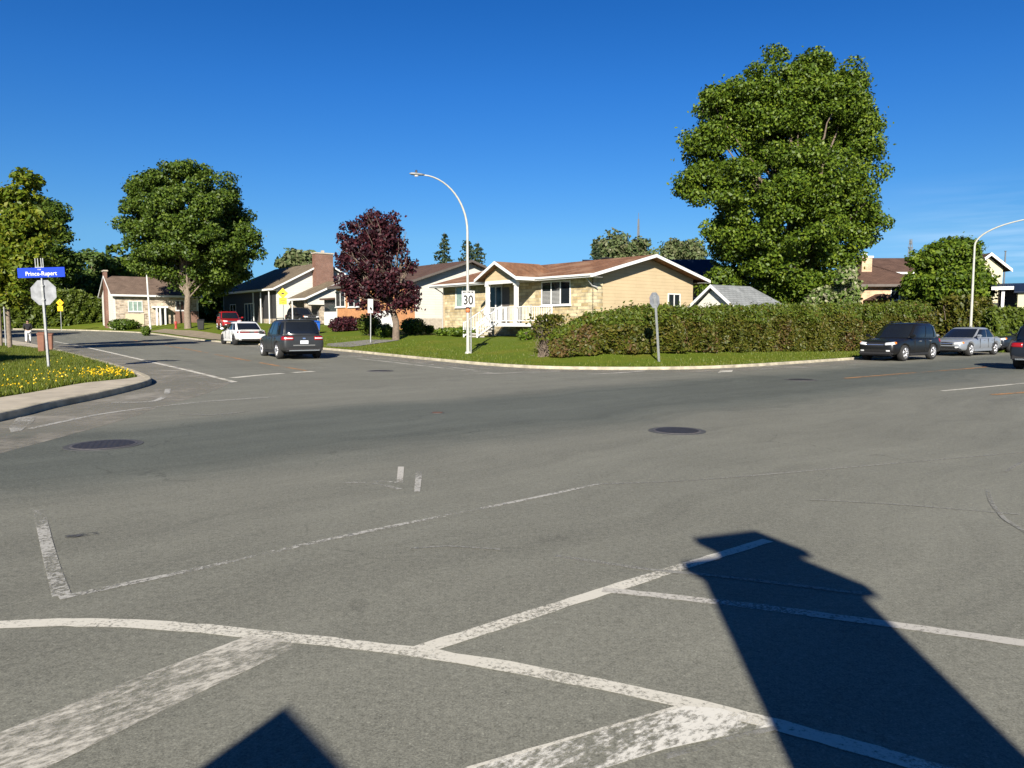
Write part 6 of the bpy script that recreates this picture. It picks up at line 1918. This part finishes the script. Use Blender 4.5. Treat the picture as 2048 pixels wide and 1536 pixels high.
s1 = stop_sign('octagonal stop sign seen from behind below the blue name sign on the left corner lawn', bs, zc, 49 * k * 1.0, 0.05, (-0.030, 0.0))
zn = at(83, 545, bs.y).z - bs.z
nw, nh = 92 * k, 19.5 * k
b = MB(); b.box(-.02, .02, -.02, .02, zc + .2, zn - nh / 2 - .02); b.build('post_extension', M['galv'], s1)
b = MB(); b.box(-nw / 2, nw / 2, -.012, .012, zn - nh / 2, zn + nh / 2); nb = b.build('name_plate', M['bluesign'], s1, bevel=0.004); nb.rotation_euler = (0, 0, -.02)
text_mesh('lettering', 'Prince-Rupert', nh * .60, M['whitesign'], nb, (.0, -.016, zn - nh * .12), (math.pi / 2, 0, 0), sx=.93, bold=0.002)
text_mesh('lettering', 'rue', nh * .26, M['whitesign'], nb, (-.05, -.016, zn + nh * .33), (math.pi / 2, 0, 0))
b = MB()
for x in (-.16, -.08, .02, .08): b.box(x - .012, x + .012, -.012, .012, zn + nh / 2 + .02, zn + nh / 2 + .30)
b.box(-.18, .10, -.014, .014, zn + nh / 2, zn + nh / 2 + .025); b.build('bracket', M['galv'], s1)
br_ = hit(1318, 723, HF); k = br_.y / F
zc = at(1313, 600, br_.y).z - br_.z
stop_sign('leaning stop sign seen edge on from behind in front of the cedar hedge', br_, zc, 0.62, 0.72, (-0.075, 0.0))

def post_sign(name, label, cat, px, py, H, group=None, rz=0.0):
    p = hit(px, py, H)
    return thing(name, label, cat, p, rz, group), p, p.y / F
def hump_sign(label, px, py, pxt, ptop, w_px, H, tab, group, dist=None):
    if dist:
        p = at(px, py, dist); p.z = HF(p.x, p.y); k = dist / F
        t = thing('warning_sign', label, 'road sign', p, 0, group)
    else: t, p, k = post_sign('warning_sign', label, 'road sign', px, py, H, group)
    z = lambda y: at(px, y, p.y).z - p.z
    b = MB(); b.tube([(0, .05, -.3), (0, .05, z(ptop) + .0)], .035, 8); b.build('post', M['galv'], t)
    w = w_px * k; zt = z(ptop); zd = zt - w * .5
    b = MB(); b.prism([(-w / 2, 0, zd), (0, 0, zd - w / 2), (w / 2, 0, zd), (0, 0, zd + w / 2)], (0, .012, 0)); f = b.build('sign_face', M['yellowsign'], t)
    b = MB(); b.prism([(-w * .26, -.006, zd - w * .10), (w * .26, -.006, zd - w * .10), (w * .10, -.006, zd + w * .02), (0, -.006, zd + w * .10), (-w * .10, -.006, zd + w * .02)], (0, .005, 0)); b.build('symbol', M['signblack'], f)
    th = tab * k
    z1 = zd - w * .42
    b = MB(); b.box(-w * .36, w * .36, -.004, .008, z1 - th, z1); tb = b.build('tab', M['yellowsign'], t)
    b = MB(); b.box(-w * .22, w * .22, -.008, -.0045, z1 - th * .42, z1 - th * .30); b.box(-w * .14, w * .14, -.008, -.0045, z1 - th * .72, z1 - th * .60); b.build('tab_marks', M['signblack'], tb)
    return t
hump_sign('pair of yellow warning signs on a post behind the grey sport utility car', 568, 690, 568, 576, 21, RD_H if False else (lambda x, y: HF(x, y)), 13, 'yellow warning signs')
hump_sign('small yellow warning signs on a post in front of the far left hedge', 122, 651, 122, 598, 15, (lambda x, y: HF(x, y)), 10, 'yellow warning signs', 79.0)
# small white notice on a thin post near the purple tree
t, p, k = post_sign('notice_sign', 'small white notice sign on a thin post left of the purple tree trunk', 'sign', 741, 686, HF)
z = lambda y: at(741, y, p.y).z - p.z
b = MB(); b.box(-.025, .025, -.025, .025, -.2, z(600)); b.build('post', M['galv'], t)
b = MB(); b.box(-.17, .13, -.04, -.028, z(626), z(598)); b.build('sign_face', M['whitesign'], t)
t.rotation_euler = (0, 0.02, .25)
# tall white pole in front of the far-left house; further thin white poles
t, p, k = post_sign('white_pole', 'thin white pole in front of the chimney house', 'pole', 301, 658, HF)
z = lambda y: at(301, y, p.y).z - p.z
b = MB(); b.tube([(0, 0, -.3), (0, 0, z(548))], [.11, .08], 10); b.build('shaft', M['whitemetal'], t)
b = MB(); b.lathe([(.16, z(548)), (.16, z(548) + .08), (.03, z(548) + .14)], 12); b.build('cap', M['whitemetal'], t)
t.rotation_euler = (0, -.03, 0)
t, p, k = post_sign('white_pole', 'white pole beside the yellow warning signs at the stepped roof house', 'pole', 586, 672, HF)
z = lambda y: at(586, y, p.y).z - p.z
b = MB(); b.tube([(0, 0, -.2), (0, 0, z(604))], .05, 8); b.build('shaft', M['whitemetal'], t)
b = MB(); b.lathe([(.07, z(604)), (.07, z(604) + .05)], 8); b.build('cap', M['whitemetal'], t)
# two slim posts by the street trees
t, p, k = post_sign('slim_post', 'slim grey post between the two street trees at the left edge', 'post', 12, 694, HL)
z = lambda y: at(12, y, p.y).z - p.z
b = MB(); b.tube([(0, 0, -.2), (0, 0, z(606))], .035, 8); b.build('shaft', M['galv'], t)
b = MB(); b.lathe([(.05, z(606)), (.05, z(606) + .04)], 8); b.build('cap', M['galv'], t)

# ------------------------------------------------------------------ small things
# brown bins by the pavement
for (px, py, w_px, h_px, lab) in ((84, 706, 11, 42, 'tall brown bin on the pavement left of the name sign post'), (100, 700, 10, 34, 'shorter brown bin right of the tall one by the name sign post')):
    p = hit(px, py, HL); k = p.y / F; w, h = w_px * k * 1.15, h_px * k
    t = thing('brown_bin', lab, 'bin', p, 0.35, 'brown bins by the left pavement')
    b = MB(); b.add([(-w * .42, -w * .42, 0), (w * .42, -w * .42, 0), (w * .42, w * .42, 0), (-w * .42, w * .42, 0), (-w / 2, -w / 2, h * .86), (w / 2, -w / 2, h * .86), (w / 2, w / 2, h * .86), (-w / 2, w / 2, h * .86)], [(0, 3, 2, 1), (4, 5, 6, 7), (0, 1, 5, 4), (1, 2, 6, 5), (2, 3, 7, 6), (3, 0, 4, 7)]); b.build('tub', M['brownbox'], t, bevel=.02)
    b = MB(); b.prism([(-w * .55, -w * .55, h * .862), (-w * .55, w * .55, h * .862), (-w * .55, w * .55, h), (-w * .55, -w * .55, h * .93)], (w * 1.1, 0, 0)); b.build('lid', M['brownbox'], t, bevel=.015)
p = hit(629, 668, HF); k = p.y / F
t = thing('recycling_bin', 'blue recycling bin between the grey sport utility car and the white garage door', 'bin', (p.x, p.y, HF(p.x, p.y)), .6)
w, h = 19 * k, 26 * k
b = MB(); b.add([(-w * .4, -w * .4, .05), (w * .4, -w * .4, .05), (w * .4, w * .4, .05), (-w * .4, w * .4, .05), (-w / 2, -w / 2, h * .9), (w / 2, -w / 2, h * .9), (w / 2, w / 2, h * .9), (-w / 2, w / 2, h * .9)], [(0, 3, 2, 1), (4, 5, 6, 7), (0, 1, 5, 4), (1, 2, 6, 5), (2, 3, 7, 6), (3, 0, 4, 7)]); b.build('tub', M['bluebin'], t, bevel=.03)
b = MB(); b.prism([(-w * .53, -w * .55, h * .902), (-w * .53, w * .55, h * .902), (-w * .53, w * .55, h * 1.03), (-w * .53, -w * .55, h * .94)], (w * 1.06, 0, 0)); b.build('lid', M['bluebin'], t, bevel=.02)
for s in (-1, 1):
    b = MB(); b.lathe([(.13, s * w * .36 - .03), (.13, s * w * .36 + .03)], 14, 'y', (0, 0, .13)); b.build('wheel', M['rubber'], t)
p = hit(402, 660, HF); k = p.y / F
t = thing('black_bin', 'black wheeled bin right of the broad maple trunk', 'bin', p, .3)
w, h = 13 * k, 21 * k
b = MB(); b.add([(-w * .4, -w * .4, .05), (w * .4, -w * .4, .05), (w * .4, w * .4, .05), (-w * .4, w * .4, .05), (-w / 2, -w / 2, h * .9), (w / 2, -w / 2, h * .9), (w / 2, w / 2, h * .9), (-w / 2, w / 2, h * .9)], [(0, 3, 2, 1), (4, 5, 6, 7), (0, 1, 5, 4), (1, 2, 6, 5), (2, 3, 7, 6), (3, 0, 4, 7)]); b.build('tub', M['black'], t, bevel=.03)
b = MB(); b.prism([(-w * .53, -w * .55, h * .902), (-w * .53, w * .55, h * .902), (-w * .53, w * .55, h * 1.03), (-w * .53, -w * .55, h * .94)], (w * 1.06, 0, 0)); b.build('lid', M['black'], t, bevel=.02)
# masts on the skyline
def mast(label, px, ptop, pbase, y, w):
    p = at(px, pbase, y); top = at(px, ptop, y); g = float(RD(p.x, p.y))
    t = thing('lattice_mast', label, 'mast', (p.x, p.y, g), 0.4)
    h = top.z - g
    b = MB()
    for (sx_, sy_) in ((-1, -1), (1, -1), (1, 1), (-1, 1)):
        b.tube([(sx_ * w, sy_ * w, 0), (sx_ * w * .15, sy_ * w * .15, h)], .05 + w * .05, 4)
    n = 12
    for i in range(n):
        f0, f1 = i / n, (i + 1) / n
        a, c = w * (1 - .85 * f0), w * (1 - .85 * f1)
        for (p0, p1) in (((-a, -a), (c, -c)), ((a, -a), (c, c)), ((a, a), (-c, c)), ((-a, a), (-c, -c))):
            b.tube([(p0[0], p0[1], h * f0), (p1[0], p1[1], h * f1)], .03 + w * .03, 4)
    b.build('frame', M['mast'], t)
    return t, h
t, h = mast('slim steel lattice mast rising behind the pale poplars', 1276, 438, 520, 150, .5)
b = MB(); b.tube([(0, 0, h * .98), (0, 0, h + 1.2)], .05, 5); b.build('aerial', M['mast'], t)
t, h = mast('distant steel pylon on the skyline right of the tall maple', 1820, 478, 520, 260, 1.6)
b = MB()
for f in (.62, .76, .9): b.box(-3.4 * (1.25 - f), 3.4 * (1.25 - f), -.12, .12, h * f, h * f + .25)
b.build('cross_arms', M['mast'], t)
p = at(2006, 600, 62); g = HF(p.x, p.y); zt = at(2006, 503, 62).z - g
t = thing('utility_pole', 'thin grey utility pole beside the cream gable house', 'pole', (p.x, p.y, g))
b = MB(); b.tube([(0, 0, -.3), (0, 0, zt)], [.08, .05], 8); b.build('shaft', M['mast'], t)
b = MB(); b.lathe([(.09, zt), (.09, zt + .06)], 8); b.build('cap', M['mast'], t)
# small red hydrant on the lawn by the broad maple
p = hit(352, 657, HF); k = p.y / F
t = thing('fire_hydrant', 'small red hydrant on the lawn left of the broad maple trunk', 'hydrant', p)
M['hydred'] = simple('hydrant_red', (0.35, 0.04, 0.03), 0.5, .1)
b = MB(); b.lathe([(.17, -.05), (.17, .05), (.11, .07), (.11, .55), (.15, .57), (.14, .68), (.05, .76)], 16); b.build('barrel', M['hydred'], t)
b = MB(); b.lathe([(.06, -.2), (.06, .2)], 10, 'y', (0, 0, .42)); b.build('outlet', M['hydred'], t)

# ------------------------------------------------------------------ pedestrian, walking away on the left pavement
def skin(name, pts, edges, mat, parent, lv=2):
    """pts: (x,y,z,r)"""
    me = bpy.data.meshes.new(name); me.from_pydata([p[:3] for p in pts], edges, []); me.update()
    o = bpy.data.objects.new('tmp', me); COL.objects.link(o)
    m = o.modifiers.new('k', 'SKIN')
    for i, p in enumerate(pts):
        r = p[3]; me.skin_vertices[0].data[i].radius = (r if not isinstance(r, tuple) else r[0], r if not isinstance(r, tuple) else r[1])
    me.skin_vertices[0].data[0].use_root = True
    s = o.modifiers.new('s', 'SUBSURF'); s.levels = lv; s.render_levels = lv
    bpy.context.view_layer.update()
    r = bpy.data.meshes.new_from_object(o.evaluated_get(bpy.context.evaluated_depsgraph_get()))
    bpy.data.objects.remove(o)
    r.materials.clear()
    return finish(name, r, mat, parent, True, uv=False)
M['skin'] = simple('skin', (0.42, 0.26, 0.18), 0.55, .08)
M['hoodie'] = simple('dark_hoodie', (0.012, 0.012, 0.015), 0.9, .2)
M['trousers'] = simple('pale_trousers', (0.55, 0.55, 0.54), 0.85, .08)
M['hair'] = simple('dark_hair', (0.015, 0.011, 0.009), 0.6, .2)
M['shoe'] = simple('pale_shoes', (0.38, 0.36, 0.33), 0.7, .1)
pp = hit(57, 686.5, HL)
k = pp.y / F
hgt = 46.5 * k
t = thing('person', 'pedestrian in a dark hooded top and pale trousers walking away along the left pavement', 'person', pp, R_(28))
S_ = hgt / 1.72
t.scale = (S_,) * 3
# local: x right, y walking direction, z up
body = [(0, 0, .94, .13), (0, .01, 1.12, .125), (0, .02, 1.32, .15), (0, .02, 1.44, .10), (0, .03, 1.51, .055), (0, .05, 1.58, .075), (0, .045, 1.65, .095), (0, .03, 1.70, .06), (0, .135, 1.60, .016), (0, .125, 1.545, .035),
    (.19, .01, 1.40, .06), (.25, -.03, 1.16, .045), (.17, .17, 1.02, .035), (-.19, .01, 1.40, .06), (-.25, -.03, 1.16, .045), (-.17, .17, 1.02, .035),
    (.095, .02, .88, .09), (.10, .13, .50, .065), (.10, .05, .10, .042), (.10, .16, .03, .035), (-.095, -.01, .88, .09), (-.10, -.04, .50, .065), (-.10, -.28, .14, .042), (-.10, -.20, .03, .035)]
be = [(0, 1), (1, 2), (2, 3), (3, 4), (4, 5), (5, 6), (6, 7), (6, 8), (5, 9), (2, 10), (10, 11), (11, 12), (2, 13), (13, 14), (14, 15), (0, 16), (16, 17), (17, 18), (18, 19), (0, 20), (20, 21), (21, 22), (22, 23)]
bd = skin('body', body, be, M['skin'], t)
for s in (1, -1):                                       # hands resting in the front pocket: palm, four fingers and a thumb
    x0 = .17 * s
    pts = [(x0, .17, 1.02, .030), (x0 - s * .05, .20, 1.02, .036)]
    ed = [(0, 1)]
    for f, (dz, ln) in enumerate(((.03, .065), (.01, .075), (-.01, .07), (-.03, .055))):
        pts += [(x0 - s * .085, .205, 1.02 + dz, .010), (x0 - s * (.085 + ln * .6), .20, 1.015 + dz, .009), (x0 - s * (.085 + ln), .185, 1.01 + dz, .007)]
        j = len(pts) - 3; ed += [(1, j), (j, j + 1), (j + 1, j + 2)]
    pts += [(x0 - s * .05, .19, 1.065, .011), (x0 - s * .085, .185, 1.08, .009)]
    ed += [(1, len(pts) - 2), (len(pts) - 2, len(pts) - 1)]
    skin('hand', pts, ed, M['skin'], bd, 1)
skin('hooded_top', [(0, .0, .90, .155), (0, .0, 1.10, .16), (0, .015, 1.30, .175), (0, .015, 1.42, .13), (0, .0, 1.49, .095), (0, -.05, 1.46, .09), (.20, .0, 1.40, .085), (.265, -.03, 1.15, .07), (.19, .15, 1.03, .055), (-.20, .0, 1.40, .085), (-.265, -.03, 1.15, .07), (-.19, .15, 1.03, .055)],
    [(0, 1), (1, 2), (2, 3), (3, 4), (4, 5), (2, 6), (6, 7), (7, 8), (2, 9), (9, 10), (10, 11)], M['hoodie'], t)
skin('trousers', [(0, .0, .93, .14), (.10, .02, .84, .115), (.11, .12, .50, .09), (.105, .05, .11, .075), (-.10, -.01, .84, .115), (-.11, -.05, .50, .09), (-.105, -.27, .15, .075)], [(0, 1), (1, 2), (2, 3), (0, 4), (4, 5), (5, 6)], M['trousers'], t)
skin('shoe', [(.10, .0, .06, .052), (.10, .10, .05, .048), (.10, .19, .04, .04)], [(0, 1), (1, 2)], M['shoe'], t, 1)
skin('shoe', [(-.10, -.32, .13, .05), (-.10, -.24, .07, .048), (-.10, -.16, .045, .04)], [(0, 1), (1, 2)], M['shoe'], t, 1)
skin('hair', [(0, .01, 1.60, .095), (0, .02, 1.67, .105), (0, .035, 1.72, .07)], [(0, 1), (1, 2)], M['hair'], t)
